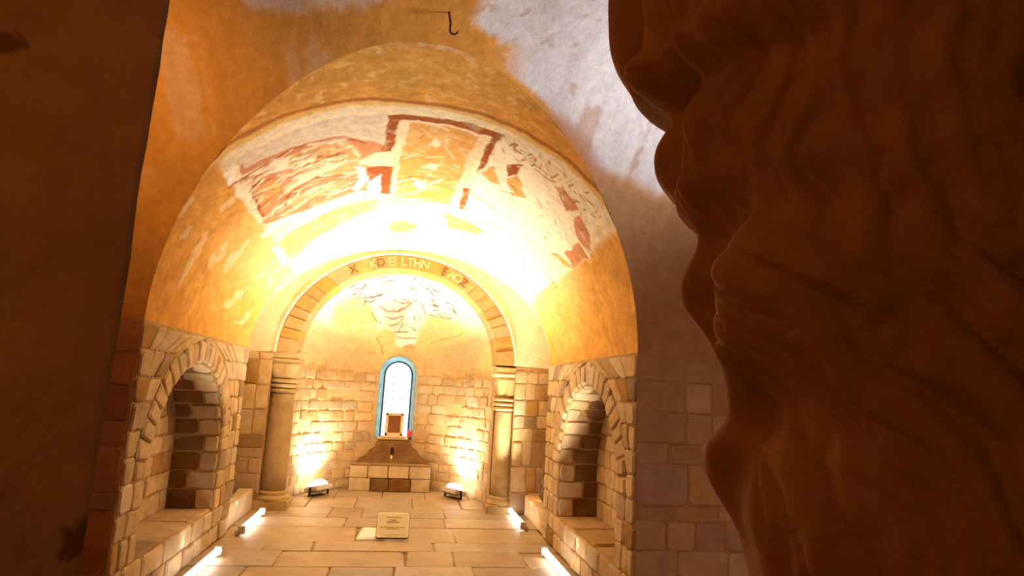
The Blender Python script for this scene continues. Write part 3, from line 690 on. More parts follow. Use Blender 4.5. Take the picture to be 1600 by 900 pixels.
# slight unevenness of the old plaster
un = fbm(np.stack([V[:, 0], V[:, 1] + V[:, 2]], 1), 2.2, 11) - .5
edge = np.clip((np.abs(V[:, 0]) - np.repeat([groin_x(z) if y > YC else 0 for y, z in zip(np.tile(Yp, 2), np.tile(Zp, 2))], nx)) / .3, 0, 1)
V[:, 2] += .05 * un * edge * sstep(2.0, 2.3, V[:, 2])
ni = 2 * nphi
keep = np.ones((ni - 1, nx - 1), bool); keep[nphi - 1, :] = False
ceiling = structure(grid_mesh('ceiling', V, ni, nx, M_BAYP, None, keep))
P2 = np.stack([V[:, 0], V[:, 1] * .7 + V[:, 2]], 1)
n1, n2, n3 = fbm(P2, 1.8, 5, 5), fbm(P2, 7, 9, 5), fbm(P2 * [1, 2.2], 5, 19, 4)
orange, lime, brown, red = np.array((.66, .29, .05)), np.array((.68, .62, .59)), np.array((.46, .23, .10)), np.array((.42, .18, .10))
palew = np.array((.70, .52, .36))
C = np.tile(orange, (len(V), 1)) * (.85 + .35 * n2[:, None])
x, z, y = V[:, 0], V[:, 2], V[:, 1]
gx = np.array([groin_x(q) for q in z])
right = sstep(.36, .54, x + .35 * (n1 - .5) + .1 * (n2 - .5)) * sstep(.02, .10, x - gx + .05 * (n2 - .5))
wl = right * sstep(2.98, 3.12, z + .25 * (n1 - .5) + .1 * (n2 - .5))                       # limewash on the right
wtop = sstep(3.52, 3.55, z + .10 * (n1 - .5) + .10 * (n2 - .5) - .05 * np.exp(-((x - .05) / .3) ** 2) - .05 * sstep(-.85, -1.2, x))   # and along the crown
wpat = (x < 0) * sstep(.66, .72, n2) * sstep(2.7, 3.0, z) * .4
wh = np.clip(np.maximum(np.maximum(wl, wtop), wpat * .7), 0, 1)
lw = sstep(-.5, .3, x)[:, None]
C = C * (1 - wh[:, None]) + (lime * lw + palew * (1 - lw)) * (.9 + .2 * n3[:, None]) * wh[:, None]
rb = (x > 0) * sstep(.22, .06, x - gx) * sstep(2.6, 2.75, z) * sstep(3.42, 3.3, z) * sstep(.35, .6, n1 + .25)   # russet strip along the groin
C = C * (1 - .8 * rb[:, None]) + red * .8 * rb[:, None]
lowr = (x > 0) * sstep(3.12, 2.98, z + .25 * (n1 - .5) + .1 * (n2 - .5))
C = C * (1 - lowr[:, None]) + brown * (.85 + .3 * n2[:, None]) * lowr[:, None]
speck = sstep(.70, .74, fbm(P2 * [1, 1.6], 16, 77, 3)) * wh
C = C * (1 - .55 * speck[:, None]) + brown * .55 * speck[:, None]
set_pigment(ceiling, C)

# ---- the chapel's barrel vault with its paintings
nt_, ny_ = 560, 300
th = np.linspace(0, PI, nt_)
V = np.zeros((nt_, ny_, 3))
for i, t in enumerate(th):
    zf = Z0 + 1.57 * math.sin(t)
    yg = YC + AT * math.sqrt(max(0, 1 - ((zf - Z0) / BT) ** 2))
    ys = yg + (YB - yg) * np.linspace(0, 1, ny_)
    V[i, :, 0] = HW * math.cos(t); V[i, :, 1] = ys; V[i, :, 2] = Z0 + bY(ys) * math.sin(t)
TH = np.repeat(th, ny_); V = V.reshape(-1, 3)
Pm = np.stack([TH * 1.6, V[:, 1]], 1)
un = (fbm(Pm, 3, 31) - .5) * .03 * np.clip((V[:, 1] - 3.4) / .5, 0, 1) * np.clip(np.sin(TH) * 4, 0, 1)
un *= np.clip((YB - V[:, 1]) / .2, 0, 1)
V[:, 0] -= un * np.cos(TH); V[:, 2] -= un * np.sin(TH)
vault = grid_mesh('chapel_vault', V, nt_, ny_, M_PAINT, ceiling)
n1, n2, n4 = fbm(Pm, 2.0, 5, 5), fbm(Pm, 8, 9, 5), fbm(Pm, 22, 3, 4)
Yw = V[:, 1] + .05 * (n2 - .5)
C = np.tile((.70, .345, .07), (len(V), 1)) * (.75 + .5 * n2[:, None])                # ochre wash
fl = sstep(.62, .70, fbm(Pm, 18, 55, 4)) * (Yw < 4.05)
C = C * (1 - .6 * fl[:, None]) + np.array((.82, .55, .22)) * .6 * fl[:, None]
top = sstep(3.30, 3.18, V[:, 1] + .2 * (n1 - .5)) * sstep(.45, .6, n2 + .1)
C = C * (1 - top[:, None]) + np.array((.66, .58, .52)) * top[:, None]
band = sstep(2.46, 2.40, TH) * sstep(.54, .60, TH) * sstep(4.02, 4.08, Yw)             # the painted field
C = C * (1 - band[:, None]) + np.array((.86, .72, .47)) * (.88 + .2 * n2[:, None]) * band[:, None]
deep = sstep(4.6, 6.2, Yw) * (1 - band) * sstep(.25, .6, np.sin(TH))
C = C * (1 - .5 * deep[:, None]) + np.array((.80, .58, .28)) * .5 * deep[:, None]
rim = sstep(4.10, 4.06, Yw) * sstep(4.0, 4.04, Yw) * sstep(.3, .5, TH) * sstep(2.84, 2.64, TH)
C = C * (1 - rim[:, None]) + np.array((.78, .50, .16)) * rim[:, None]
C = paint(Pm, C, VAULT_PAINT, sx=1.6, soft=.014, warp=.03)
rs = random.Random(5); ST = []
for k in range(150):                                                      # drapery strokes of the worn figures on the left
    t, y = rs.uniform(1.86, 2.36), rs.uniform(4.5, 5.45); l = rs.uniform(.04, .13); an = rs.uniform(-.5, .9)
    ST.append(('s', rs.choice(['rust', 'rose', 'cream', 'pale', 'tan', 'cream']), rs.uniform(.008, .024), [(t, y), (t + l * math.cos(an) * .5, y + l * math.sin(an) * .5 + .02), (t + l * math.cos(an), y + l * math.sin(an))]))
for k in range(60):                                                       # and of the panel and field to the right
    t, y = rs.uniform(.62, 1.25), rs.uniform(4.3, 6.4); l = rs.uniform(.03, .10); an = rs.uniform(-1.9, -.6)
    ST.append(('s', rs.choice(['rust', 'ochre', 'tan', 'cream']), rs.uniform(.006, .014), [(t, y), (t + l * math.cos(an), y + l * math.sin(an))]))
for k in range(40):
    t, y = rs.uniform(1.3, 1.7), rs.uniform(4.3, 5.5); l = rs.uniform(.02, .07); an = rs.uniform(0, 3)
    ST.append(('s', rs.choice(['cream', 'tan', 'cream', 'rose']), rs.uniform(.006, .02), [(t, y), (t + l * math.cos(an), y + l * math.sin(an))]))
C = paint(Pm, C, ST, sx=1.6, soft=.012, warp=.05)
line = (1 - sstep(.016, .034, np.abs(Yw - 3.99 - .015 * np.sin(TH * 5)))) * sstep(.42, .55, TH) * sstep(2.75, 2.55, TH)
C = C * (1 - .9 * line[:, None]) + np.array((.42, .15, .03)) * .9 * line[:, None]
pale = sstep(.66, .70, fbm(Pm, 6, 91, 3)) * (TH > 2.46) * (TH < 3.0)                  # patches of lost plaster on the left haunch
C = C * (1 - .5 * pale[:, None]) + np.array((.82, .66, .42)) * .5 * pale[:, None]
set_pigment(vault, C)

# ---- recess between vault and apse arch, and the wall carrying the arch
def ell_strip(name, f0, f1, n, mat, parent=None, smooth=False):
    vs, fs = [], []
    for k in range(n + 1):
        t = PI * k / n; vs += [f0(t), f1(t)]
    for k in range(n): fs.append((2 * k, 2 * k + 1, 2 * k + 3, 2 * k + 2))
    return mesh(name, vs, fs, mat, parent, smooth)
M_SPAN = rough_mat('pale_spandrel_plaster', (.74, .56, .32), (.84, .70, .47), 6, 0, .8, 30, dist=.02)
AYF = 8.42
ell_strip('recess_vault', lambda t: (2.0 * math.cos(t), YB, Z0 + 1.5 * math.sin(t)), lambda t: (2.0 * math.cos(t), AYF + .05, Z0 + 1.5 * math.sin(t)), 40, M_SPAN, ceiling, True)
ell_strip('vault_end', lambda t: (2.0 * math.cos(t), YB, Z0 + 1.5 * math.sin(t)), lambda t: (HW * math.cos(t), YB, Z0 + 1.28 * math.sin(t)), 40, M_SPAN, ceiling)
AC, RIX, RIZ, ROX, ROZ, AZ0 = -.08, 1.31, 1.22, 1.585, 1.43, 1.95
wall_back = structure(ell_strip('wall_back', lambda t: (2.0 * math.cos(t), AYF, Z0 + 1.5 * math.sin(t)), lambda t: (AC + ROX * math.cos(t), AYF, AZ0 + ROZ * math.sin(t)), 48, M_SPAN))
S = lambda x, z, d: (x, AYF - d, z)
for xa, xb, zs in ((-2.0, -1.67, [0, .22, .43, .62, .74, .90, 1.21, 1.53, 1.85, 1.94]), (1.51, 2.0, [0, .29, .62, .95, 1.12, 1.29, 1.5, 1.72, 1.88, 1.94])):
    mesh('pier', [(xa, AYF, 0), (xb, AYF, 0), (xb, AYF, Z0), (xa, AYF, Z0), (xa, AYF + .4, 0), (xb, AYF + .4, 0), (xb, AYF + .4, Z0), (xa, AYF + .4, Z0)],
         [(0, 1, 2, 3), (0, 4, 7, 3), (1, 5, 6, 2), (4, 5, 6, 7)], M_MORTAR, wall_back)
    for i, (z0, z1) in enumerate(zip(zs[:-1], zs[1:])):
        if z1 - z0 < .08: continue
        dark = xa < 0 and z1 < .8
        course(S, z0, z1, xa, xb, xa, xb, M_STONE_D if dark else M_STONE, wall_back, .17 if xa > 0 else .3, .30 if xa > 0 else .36, M_STONE_D, .25, proud=.012)
# trim_1: the arch of the apse
def ring_pt(t, rr, y):  # rr 0..1 from intrados to extrados
    return (AC + (RIX + (ROX - RIX) * rr) * math.cos(t), y, AZ0 + (RIZ + (ROZ - RIZ) * rr) * math.sin(t))
trim = structure(ell_strip('trim_1', lambda t: ring_pt(t, 0.02, AYF - .01), lambda t: ring_pt(t, 0.02, 8.80), 48, M_VOUSS), 'arch of the apse with painted voussoirs')
ell_strip('arch_back', lambda t: ring_pt(t, 0.0, 8.80), lambda t: ring_pt(t, 1.4, 8.80), 48, M_MORTAR, trim)
R_ = lambda t, r, d: ring_pt(t, r, AYF + .01 - d)
ell_strip('arch_bed', lambda t: ring_pt(t, 0.02, AYF - .01), lambda t: ring_pt(t, 1.0, AYF - .01), 48, M_MORTAR, trim)
def vouss(a, b):
    """one wedge of the arch, face towards the nave and a return along the soffit"""
    bm = bmesh.new(); g = .006
    a += g; b -= g
    T = [a + (b - a) * k / 3 for k in range(4)]
    pr = random.uniform(.012, .03)
    grid = []
    prof = [(.0, 8.78), (.0, AYF - pr * .5), (.05, AYF - pr), (.86, AYF - pr), (.9, AYF - .005)]
    for t in T: grid.append([bm.verts.new(ring_pt(t, r, y)) for r, y in prof])
    for i in range(3):
        for j in range(len(prof) - 1): bm.faces.new((grid[i][j], grid[i + 1][j], grid[i + 1][j + 1], grid[i][j + 1]))
    bm.faces.new(grid[0]); bm.faces.new(grid[3][::-1])
    obj('voussoir', bm, M_VOUSS, trim)
nv = 25
cuts = [0]
while cuts[-1] < PI:
    k = cuts[-1]; mid = .9 < k < 2.2
    cuts.append(k + (random.uniform(.15, .24) if mid else random.uniform(.09, .15)))
cuts = [c * PI / cuts[-1] for c in cuts]
for a, b in zip(cuts[:-1], cuts[1:]): vouss(a, b)
bm = bmesh.new()                                                          # thin pale moulding round the arch
rings = []
for k in range(65):
    t = PI * k / 64
    rings.append([bm.verts.new(ring_pt(t, r, y)) for r, y in ((.91, AYF), (.93, AYF - .035), (1.03, AYF - .04), (1.06, AYF))])
for i in range(64):
    for j in range(3): bm.faces.new((rings[i][j], rings[i + 1][j], rings[i + 1][j + 1], rings[i][j + 1]))
obj('moulding', bm, M_SPAN, trim, True)
# painted lettering round the crown of the arch
def letter(ch, t, size, mat, rr=.45, dy=0):
    cu = bpy.data.curves.new('lettering', 'FONT'); cu.body = ch; cu.size = size; cu.extrude = .002; cu.align_x = 'CENTER'; cu.align_y = 'CENTER'; cu.offset = .001
    o = bpy.data.objects.new('lettering', cu); COL.objects.link(o)
    dg = bpy.context.evaluated_depsgraph_get(); me = bpy.data.meshes.new_from_object(o.evaluated_get(dg))
    bpy.data.objects.remove(o)
    p = ring_pt(t, rr, AYF - .034 - dy)
    rot = Matrix.Rotation(-(PI / 2 - 0) + t, 4, 'Y').inverted() @ Matrix.Rotation(PI / 2, 4, 'X')
    me.transform(Matrix.Translation(p) @ rot)
    return link('lettering', me, mat, trim)
for ch, px, m in (('X', 545, 0), ('K', 575, 1), ('D', 587, 0), ('E', 603, 1), ('L', 623, 1), ('T', 634, 1), ('H', 645, 1), ('N', 658, 1), ('E', 690, 0), ('A', 702, 1), ('O', 712, 1), ('Z', 723, 0)):
    t = math.acos(max(-1, min(1, ((px - 627.5) / 118.0) / 1.45 )))
    letter(ch, t, .16, (M_LET_D, M_LET_L)[m])

# ---- apse: drum, half dome and window opening
AX, AY, AZ, AR = -.09, 9.0, 1.9, 1.38
WX, WH, WS, WSP = -.08, .275, .78, 1.78        # window: centre, half width, sill, springing
azw = WH / AR
az_in = np.linspace(PI / 2 - azw, PI / 2 + azw, 81)
az = np.concatenate([np.linspace(0, PI / 2 - azw, 240)[:-1], az_in, np.linspace(PI / 2 + azw, PI, 240)[1:]])
nA = len(az); n1_, n2_, n3_ = 10, 8, 230
Tm = AZ + AR * PI / 2
V = np.zeros((nA, n1_ + n2_ + n3_, 3)); PM = np.zeros((nA, n1_ + n2_ + n3_, 2))
def apse_pt(a, t, d=0.):
    r = AR - d
    if t <= AZ: return (AX + r * math.cos(a), AY + r * math.sin(a), t)
    e = (t - AZ) / AR
    return (AX + r * math.cos(a) * math.cos(e), AY + r * math.sin(a) * math.cos(e), AZ + r * math.sin(e))
inside = np.abs(az - PI / 2) <= azw + 1e-6
for i, a in enumerate(az):
    dx = -(a - PI / 2) * AR
    ta = WSP + (math.sqrt(max(0, WH ** 2 - dx ** 2)) if inside[i] else 0)
    tt = np.concatenate([np.linspace(0, WS, n1_), np.linspace(WS, ta, n2_ + 2)[1:-1], np.linspace(ta, Tm - .002, n3_)])
    for j, t in enumerate(tt): V[i, j] = apse_pt(a, t)
nB = V.shape[1]
keep = np.ones((nA - 1, nB - 1), bool)
iin = np.where(inside)[0]
keep[iin[0]:iin[-1], n1_ - 1:n1_ + n2_] = False
V = V.reshape(-1, 3)
M_APSEP = paint_mat('conch_plaster', .5, 26, .015, .2)
wall_apse = structure(grid_mesh('wall_apse', V, nA, nB, M_APSEP, None, keep))
Pm = V[:, [0, 2]].copy()
n1, n2 = fbm(Pm, 2.4, 15, 5), fbm(Pm, 9, 29, 5)
C = np.tile((.60, .41, .19), (len(V), 1)) * (.82 + .3 * n2[:, None])
up = sstep(2.3, 2.6, V[:, 2] + .3 * (n1 - .5))
C = C * (1 - up[:, None]) + np.array((.87, .78, .60)) * up[:, None]
am = sstep(.52, .62, n1) * sstep(1.75, 1.9, V[:, 2]) * (1 - up)
C = C * (1 - .6 * am[:, None]) + np.array((.76, .50, .18)) * .6 * am[:, None]
C = paint(Pm, C, [f for f in CONCH_PAINT if f[1] == 'amber'], soft=.16, warp=.06)
C = paint(Pm, C, [f for f in CONCH_PAINT if f[1] != 'amber'], soft=.008, warp=.014, deep=.45)
set_pigment(wall_apse, C)
for xs in (AX - AR, AX + AR):                                             # straight jambs before the drum
    mesh('apse_jamb', [(xs, 8.78, 0), (xs, AY, 0), (xs, AY, AZ), (xs, 8.78, AZ)], [(0, 1, 2, 3)], M_APSE_M, wall_apse)
ell_strip('apse_mouth', lambda t: (AX + AR * math.cos(t), 8.78, AZ + AR * math.sin(t)), lambda t: (AX + AR * math.cos(t), AY, AZ + AR * math.sin(t)), 40, M_SPAN, wall_apse, True)
for xa, xb in ((AX - AR - .5, AX - AR), (AX + AR, AX + AR + .5)):
    mesh('jamb_return', [(xa, 8.80, 0), (xb, 8.80, 0), (xb, 8.80, 2.0), (xa, 8.80, 2.0)], [(0, 1, 2, 3)], M_STONE_D, wall_apse)
AS = lambda s, t, d: apse_pt(PI / 2 - s / AR, t, d)
zs = [0, .15, .29, .43, .57, .71, .86, 1.02, 1.18, 1.33, 1.50, 1.64, 1.78]
for i, (z0, z1) in enumerate(zip(zs[:-1], zs[1:])):
    E_ = AR * PI / 2 - .02
    full = z1 < .70
    skip = .0 if i < 5 else .12
    k = dict(proud=.013, jit=.010, gap=.009)
    if z1 <= WS + .1 and i < 5:
        course(AS, z0, z1, -E_, -.58, -E_, -.58, M_APSE, wall_apse, .15, .3, M_STONE, .2, skip=.06, **k)
        course(AS, z0, z1, .52, E_, .52, E_, M_APSE, wall_apse, .15, .3, M_STONE, .2, skip=.06, **k)
    else:
        h = .34 if z1 > .8 else .34
        course(AS, z0, z1, -E_, -h, -E_, -h, M_APSE, wall_apse, .16, .36, M_STONE, .25, skip=skip, **k)
        course(AS, z0, z1, h, E_, h, E_, M_APSE, wall_apse, .16, .36, M_STONE, .25, skip=skip, **k)

# ---- window_1
win = structure(empty('window_1', (AX, AY + AR + .1, WS)), 'small round-headed apse window, bright with daylight')
WIN0 = Vector((AX, AY + AR + .1, WS))
def wobj(name, bm, mat, par=None, smooth=False):
    bmesh.ops.translate(bm, vec=-WIN0, verts=bm.verts)
    o = obj(name, bm, mat, par or win, smooth)
    return o
def win_path(h, sill, spring, n=24):
    pts = [(WX - h, sill), (WX - h, spring)] + [(WX - h * math.cos(PI * k / n), spring + h * math.sin(PI * k / n)) for k in range(1, n)] + [(WX + h, spring), (WX + h, sill)]
    return pts
def surf_y(x, z, d=0):
    r2 = AR ** 2 - (x - AX) ** 2 - (max(0, z - AZ)) ** 2
    return AY + math.sqrt(max(r2, 0)) - d
def loft(pathA, yA, pathB, yB):
    bm = bmesh.new(); A = [bm.verts.new((x, yA(x, z), z)) for x, z in pathA]; B = [bm.verts.new((x, yB(x, z), z)) for x, z in pathB]
    for i in range(len(A) - 1): bm.faces.new((A[i], A[i + 1], B[i + 1], B[i]))
    return bm
YG = AY + AR + .12
wobj('reveal', loft(win_path(WH + .012, WS, WSP), lambda x, z: surf_y(x, z, .004), win_path(.225, WS, WSP - .01), lambda x, z: YG), M_REVEAL, smooth=True)
fr = loft(win_path(WH + .035, WS - .01, WSP), lambda x, z: surf_y(x, z, -.01), win_path(WH + .022, WS - .01, WSP), lambda x, z: surf_y(x, z, .018))
wobj('window_surround', fr, M_REVEAL, smooth=True)
fr = loft(win_path(WH + .022, WS - .01, WSP), lambda x, z: surf_y(x, z, .018), win_path(WH + .004, WS - .01, WSP), lambda x, z: surf_y(x, z, .012))
wobj('window_surround', fr, M_REVEAL, smooth=True)
bm = tube_bm([(x, YG - .012, z) for x, z in win_path(.222, WS, WSP - .01)], .016, 8)
wobj('window_frame', bm, M_LEAD)
wobj('wall_backing', box_bm(WX, YG + .22, 1.4, 1.0, .02, 1.6), M_STONE_D)
# panes between leads
lead = bmesh.new()
zrows = [WS + .005, .90, 1.02, 1.145, 1.27, 1.39, 1.51, 1.63, 1.75, 1.87, 2.0]
xcols = [WX - .222, WX - .075, WX + .075, WX + .222]
for i, (z0, z1) in enumerate(zip(zrows[:-1], zrows[1:])):
    for x0, x1 in zip(xcols[:-1], xcols[1:]):
        pts = []
        for x, z in ((x0 + .004, z0 + .004), (x1 - .004, z0 + .004), (x1 - .004, z1 - .004), (x0 + .004, z1 - .004)):
            pts.append([x, z])
        cl = []
        steps = 6
        for k in range(4):
            a, b = pts[k], pts[(k + 1) % 4]
            for s_ in range(steps):
                x = a[0] + (b[0] - a[0]) * s_ / steps; z = a[1] + (b[1] - a[1]) * s_ / steps
                if z > WSP - .01:
                    r = math.hypot(x - WX, z - WSP + .01)
                    if r > .215: x = WX + (x - WX) * .215 / r; z = WSP - .01 + (z - WSP + .01) * .215 / r
                cl.append((x, z))
        if max(c[1] for c in cl) - min(c[1] for c in cl) < .02: continue
        bm = bmesh.new()
        A = [bm.verts.new((x, YG - .004, z)) for x, z in cl]; B = [bm.verts.new((x, YG + .004, z)) for x, z in cl]
        bm.faces.new(A); bm.faces.new(B[::-1])
        for k in range(len(A)): bm.faces.new((A[k], A[(k + 1) % len(A)], B[(k + 1) % len(A)], B[k]))
        wobj('pane', bm, M_PANE)
for z in zrows[1:-1]:
    h = .218 if z < WSP else math.sqrt(max(.218 ** 2 - (z - WSP) ** 2, .001))
    wobj('glazing_bar', box_bm(WX, YG - .006, z, 2 * h, .008, .006), M_LEAD)
    for x in xcols[1:3]:
        if abs(x - WX) < h: wobj('tie', box_bm(x, YG - .010, z, .016, .012, .018, .004), M_LEAD)
for x in xcols[1:3]: wobj('glazing_bar', box_bm(x, YG - .006, 1.38, .005, .008, 1.2), M_LEAD)
wobj('sill', box_bm(WX, AY + AR + .03, WS - .015, .50, .20, .035, .008), M_CREAM)

# ================================================================== OBJECTS
# ---- dark pillar close by at the left
def rough_box(name, x0, x1, y0, y1, z0, z1, n, mat, parent, amp=.012, rad=.03):
    bm = bmesh.new()
    bmesh.ops.create_cube(bm, size=1)
    bmesh.ops.subdivide_edges(bm, edges=bm.edges[:], cuts=n, use_grid_fill=True)
    for v in bm.verts:
        c = Vector((x0 + (v.co.x + .5) * (x1 - x0), y0 + (v.co.y + .5) * (y1 - y0), z0 + (v.co.z + .5) * (z1 - z0)))
        q = noise.fractal(c * 2.5, 1.0, 2.0, 5)
        m = Vector((v.co.x if abs(v.co.x) > .49 else 0, v.co.y if abs(v.co.y) > .49 else 0, 0))
        if m.length > 0: c += m.normalized() * amp * q
        v.co = c
    return obj(name, bm, mat, parent, True)
pil = empty('pillar', (-1.35, 1.95, 0))
tag(pil, 'dark brown plastered pillar standing close by at the left edge', 'pillar')
def pchild(o, root):
    o.parent = root; o.matrix_parent_inverse = Matrix.Translation(root.location).inverted(); return o
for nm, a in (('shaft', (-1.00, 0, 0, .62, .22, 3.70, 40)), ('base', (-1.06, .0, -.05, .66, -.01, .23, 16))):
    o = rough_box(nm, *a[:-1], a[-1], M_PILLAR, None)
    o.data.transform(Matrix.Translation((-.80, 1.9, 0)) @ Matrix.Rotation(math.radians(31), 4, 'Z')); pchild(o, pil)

# ---- carved stone filling the right foreground
SIL = [(950, 0), (950, 60), (955, 100), (975, 120), (980, 140), (1000, 155), (1040, 165), (1072, 178), (1050, 195), (1030, 215), (1018, 245), (1018, 265),
       (1035, 290), (1060, 310), (1075, 340), (1092, 370), (1103, 377), (1085, 392), (1070, 420), (1058, 455), (1060, 475), (1080, 500), (1100, 520),
       (1120, 560), (1132, 590), (1138, 640), (1143, 656), (1105, 680), (1092, 700), (1100, 740), (1115, 765), (1140, 800), (1160, 850), (1170, 900)]
def gauss(y, sig):
    k = np.arange(-int(4 * sig) - 1, int(4 * sig) + 2); g = np.exp(-.5 * (k / sig) ** 2); g /= g.sum()
    return np.convolve(np.pad(y, len(k) // 2, mode='edge'), g, 'valid')
def carved():
    xc, yc = 1.22, 1.24
    R = np.array(camera_matrix())
    prof = []
    for u, v in SIL:
        d = R @ np.array(((u - 800) / 966., -(v - 450) / 966., -1)); d /= d[1]
        prof.append((1.6 + d[2], d[0]))
    prof = np.array(prof); prof = prof[np.argsort(prof[:, 0])]
    zf = np.arange(-.5, 3.6, .004)
    xf = np.interp(zf, np.concatenate([[-.5, .9], prof[:, 0], [2.7, 3.6]]), np.concatenate([[.82, .70], prof[:, 1], [.33, .36]]))
    xf = gauss(xf, 3.5); xb = gauss(xf, 42)
    xl = lambda z: np.interp(z, zf, xf); xs_ = lambda z: np.interp(z, zf, xb)
    zs_ = np.concatenate([np.linspace(0, 1.0, 40)[:-1], np.linspace(1.0, 2.72, 400), np.linspace(2.72, 3.3, 40)[1:]])
    nth = 320
    ts_ = math.radians(160); YT = 1.42                                    # where the outline is seen from the nave
    tt = ts_ + np.linspace(-PI, PI, nth, endpoint=False)
    sx = lambda z: YT * xl(1.6 + (z - 1.6) / YT); sb = lambda z: YT * xs_(1.6 + (z - 1.6) / YT)
    TT, ZZ = np.meshgrid(tt, zs_)
    a = (TT - ts_) * .62; ap = np.clip(a, 0, None)
    P_ = np.stack([a.ravel() + 3, ZZ.ravel()], 1)
    wob = (fbm(P_, 1.7, 3) - .5).reshape(TT.shape); wob2 = (fbm(P_, 4.5, 13) - .5).reshape(TT.shape)
    fine = (fbm(P_, 26, 23, 4) - .5).reshape(TT.shape)
    zs2 = ZZ - ap * (1.15 + .5 * wob)                                       # folds climb away from the outline
    amp = np.exp(-(ap / .42) ** 2) * .85 + .15
    D = (sb(zs2) - sx(zs2)) * amp * (1 - .6 * sstep(.1, .5, a))
    inn = sstep(.05, .26, a)
    vary = .6 + 2.2 * fbm(P_, 3.1, 71).reshape(TT.shape) * sstep(.3, .6, fbm(P_, 2.3, 91).reshape(TT.shape))
    crease = lambda f, k: (np.abs(np.sin(f)) ** .6 - .65) * k
    hi = sstep(1.80, 2.0, ZZ); lo = 1 - hi
    g1 = a * 1.0 - .42 * (ZZ - 1.9) + .45 * wob + .12 * wob2               # upper folds: steep, leaning right
    g2 = a * 1.0 + .85 * (ZZ - 1.9) + .60 * wob + .14 * wob2               # lower folds: falling to the right
    D += inn * vary * (crease(g1 * PI / .10, .020) * hi + crease(g2 * PI / .17, .026) * lo)
    D += inn * (.10 * wob + .06 * wob2) + .004 * fine
    D += .08 * np.exp(-(np.hypot(a - .42, (ZZ - 1.83) * 1.3) / .17) ** 2)    # a rounded swelling like a knee
    D -= .05 * np.exp(-(np.hypot(a - .55, (ZZ - 2.12) * .8) / .12) ** 2)
    c, sn = np.cos(TT), np.sin(TT)
    rr = (xc - sb(ZZ)) / abs(math.cos(ts_))
    rx = np.where(c < 0, rr, .60); ry = .52
    X = xc + (rx + D) * c; Y = yc + (ry + D) * sn
    for it in range(14):                                                  # bring the outline onto its sight lines
        q = X / Y; q = np.where((np.abs(a) < .7), q, 9); k = q.argmin(1)
        yt = Y[np.arange(len(zs_)), k]; have = q.min(1)
        want = xl(1.6 + (zs_ - 1.6) / yt)
        dx = gauss((want - have) * yt, 2.6)
        X += dx[:, None] * np.exp(-(a / (.6 if it < 4 else .34)) ** 2) * .8
    X = np.stack([gauss(X[:, j], 3.5) for j in range(nth)], 1)
    E_ = sstep(.08, .3, a) * (.3 + 1.4 * fbm(P_, 2.6, 171).reshape(TT.shape)) * ((np.abs(np.sin((g1 + .05 * wob2) * PI / .085)) ** .35 - .8) * hi + (np.abs(np.sin((g2 + .05 * wob2) * PI / .12)) ** .35 - .8) * lo) * .022
    X += E_ * c; Y += E_ * sn
    n, m = len(zs_), nth
    V = np.stack([X, Y, ZZ], -1).reshape(-1, 3)
    i, j = np.meshgrid(np.arange(n - 1), np.arange(m), indexing='ij')
    q = np.stack([i * m + j, i * m + (j + 1) % m, (i + 1) * m + (j + 1) % m, (i + 1) * m + j], -1).reshape(-1, 4).tolist()
    q.append(list(range(m))[::-1]); q.append(list(range((n - 1) * m, n * m)))
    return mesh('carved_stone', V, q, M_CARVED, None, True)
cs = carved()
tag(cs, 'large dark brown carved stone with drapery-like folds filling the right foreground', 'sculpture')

# ---- columns of the apse arch
def column(cx, r, zt, label, ztop):
    cy = 8.60
    root = empty('column', (cx, cy, 0)); tag(root, label, 'column', 'columns carrying the apse arch')
    z1 = zt
    c = lambda n, bm, m=M_COLUMN, sm=True: pchild(obj(n, bm, m, None, sm), root)
    c('plinth', box_bm(cx, cy, .045, 2 * r + .14, 2 * r + .12, .13, .018, 2), M_COLUMN, False)
    c('base', lathe_bm([(r + .05, .10), (r + .058, .125), (r + .045, .15), (r + .012, .165), (r + .022, .185), (r + .02, .20), (r, .215)], cx, cy, 28))
    c('shaft', lathe_bm([(r, .21), (r + .004, .5), (r + .002, 1.0), (r - .006, z1 - .02), (r - .006, z1)], cx, cy, 28))
    for k in range(3):
        z = z1 + .005 + k * .062
        c('ring', lathe_bm([(r - .01, z), (r + .022 + k * .006, z + .012), (r + .026 + k * .006, z + .03), (r + .018 + k * .006, z + .048), (r - .01, z + .058)], cx, cy, 28))
    zc = z1 + .19
    bm = bmesh.new()                                                      # block capital, round below and square above
    rings = []
    for k in range(7):
        f = k / 6; z = zc + (ztop - .14 - zc) * f
        ring = []
        for j in range(32):
            a = 2 * PI * (j + .5) / 32; ca, sa = math.cos(a), math.sin(a)
            sqr = min(1 / max(abs(ca), abs(sa)), 1.34)
            rr = (r + .012) * (1 - f) + (r + .03) * f; rr *= (1 - f ** .7) + sqr * f ** .7
            rr += .012 * math.sin(a * 8) * math.sin(PI * f)
            ring.append(bm.verts.new((cx + rr * ca, cy + rr * sa, z)))
        rings.append(ring)
    for i in range(6):
        for j in range(32): bm.faces.new((rings[i][j], rings[i][(j + 1) % 32], rings[i + 1][(j + 1) % 32], rings[i + 1][j]))
    bm.faces.new(rings[0][::-1]); bm.faces.new(rings[-1])
    c('capital', bm)
    c('necking', box_bm(cx, cy, ztop - .115, 2 * r + .09, 2 * r + .08, .05, .012, 2), M_SPAN if cx > 0 else M_COLUMN, False)
    c('impost', box_bm(cx, cy, ztop - .045, 2 * r + .07, 2 * r + .06, .09, .01, 1), M_COLUMN, False)
    return root
column(-1.53, .155, 1.43, 'round stone column with ringed capital under the left end of the apse arch', 1.965)
column(1.415, .135, 1.33, 'round stone column with ringed capital and pale necking under the right end of the apse arch', 1.93)

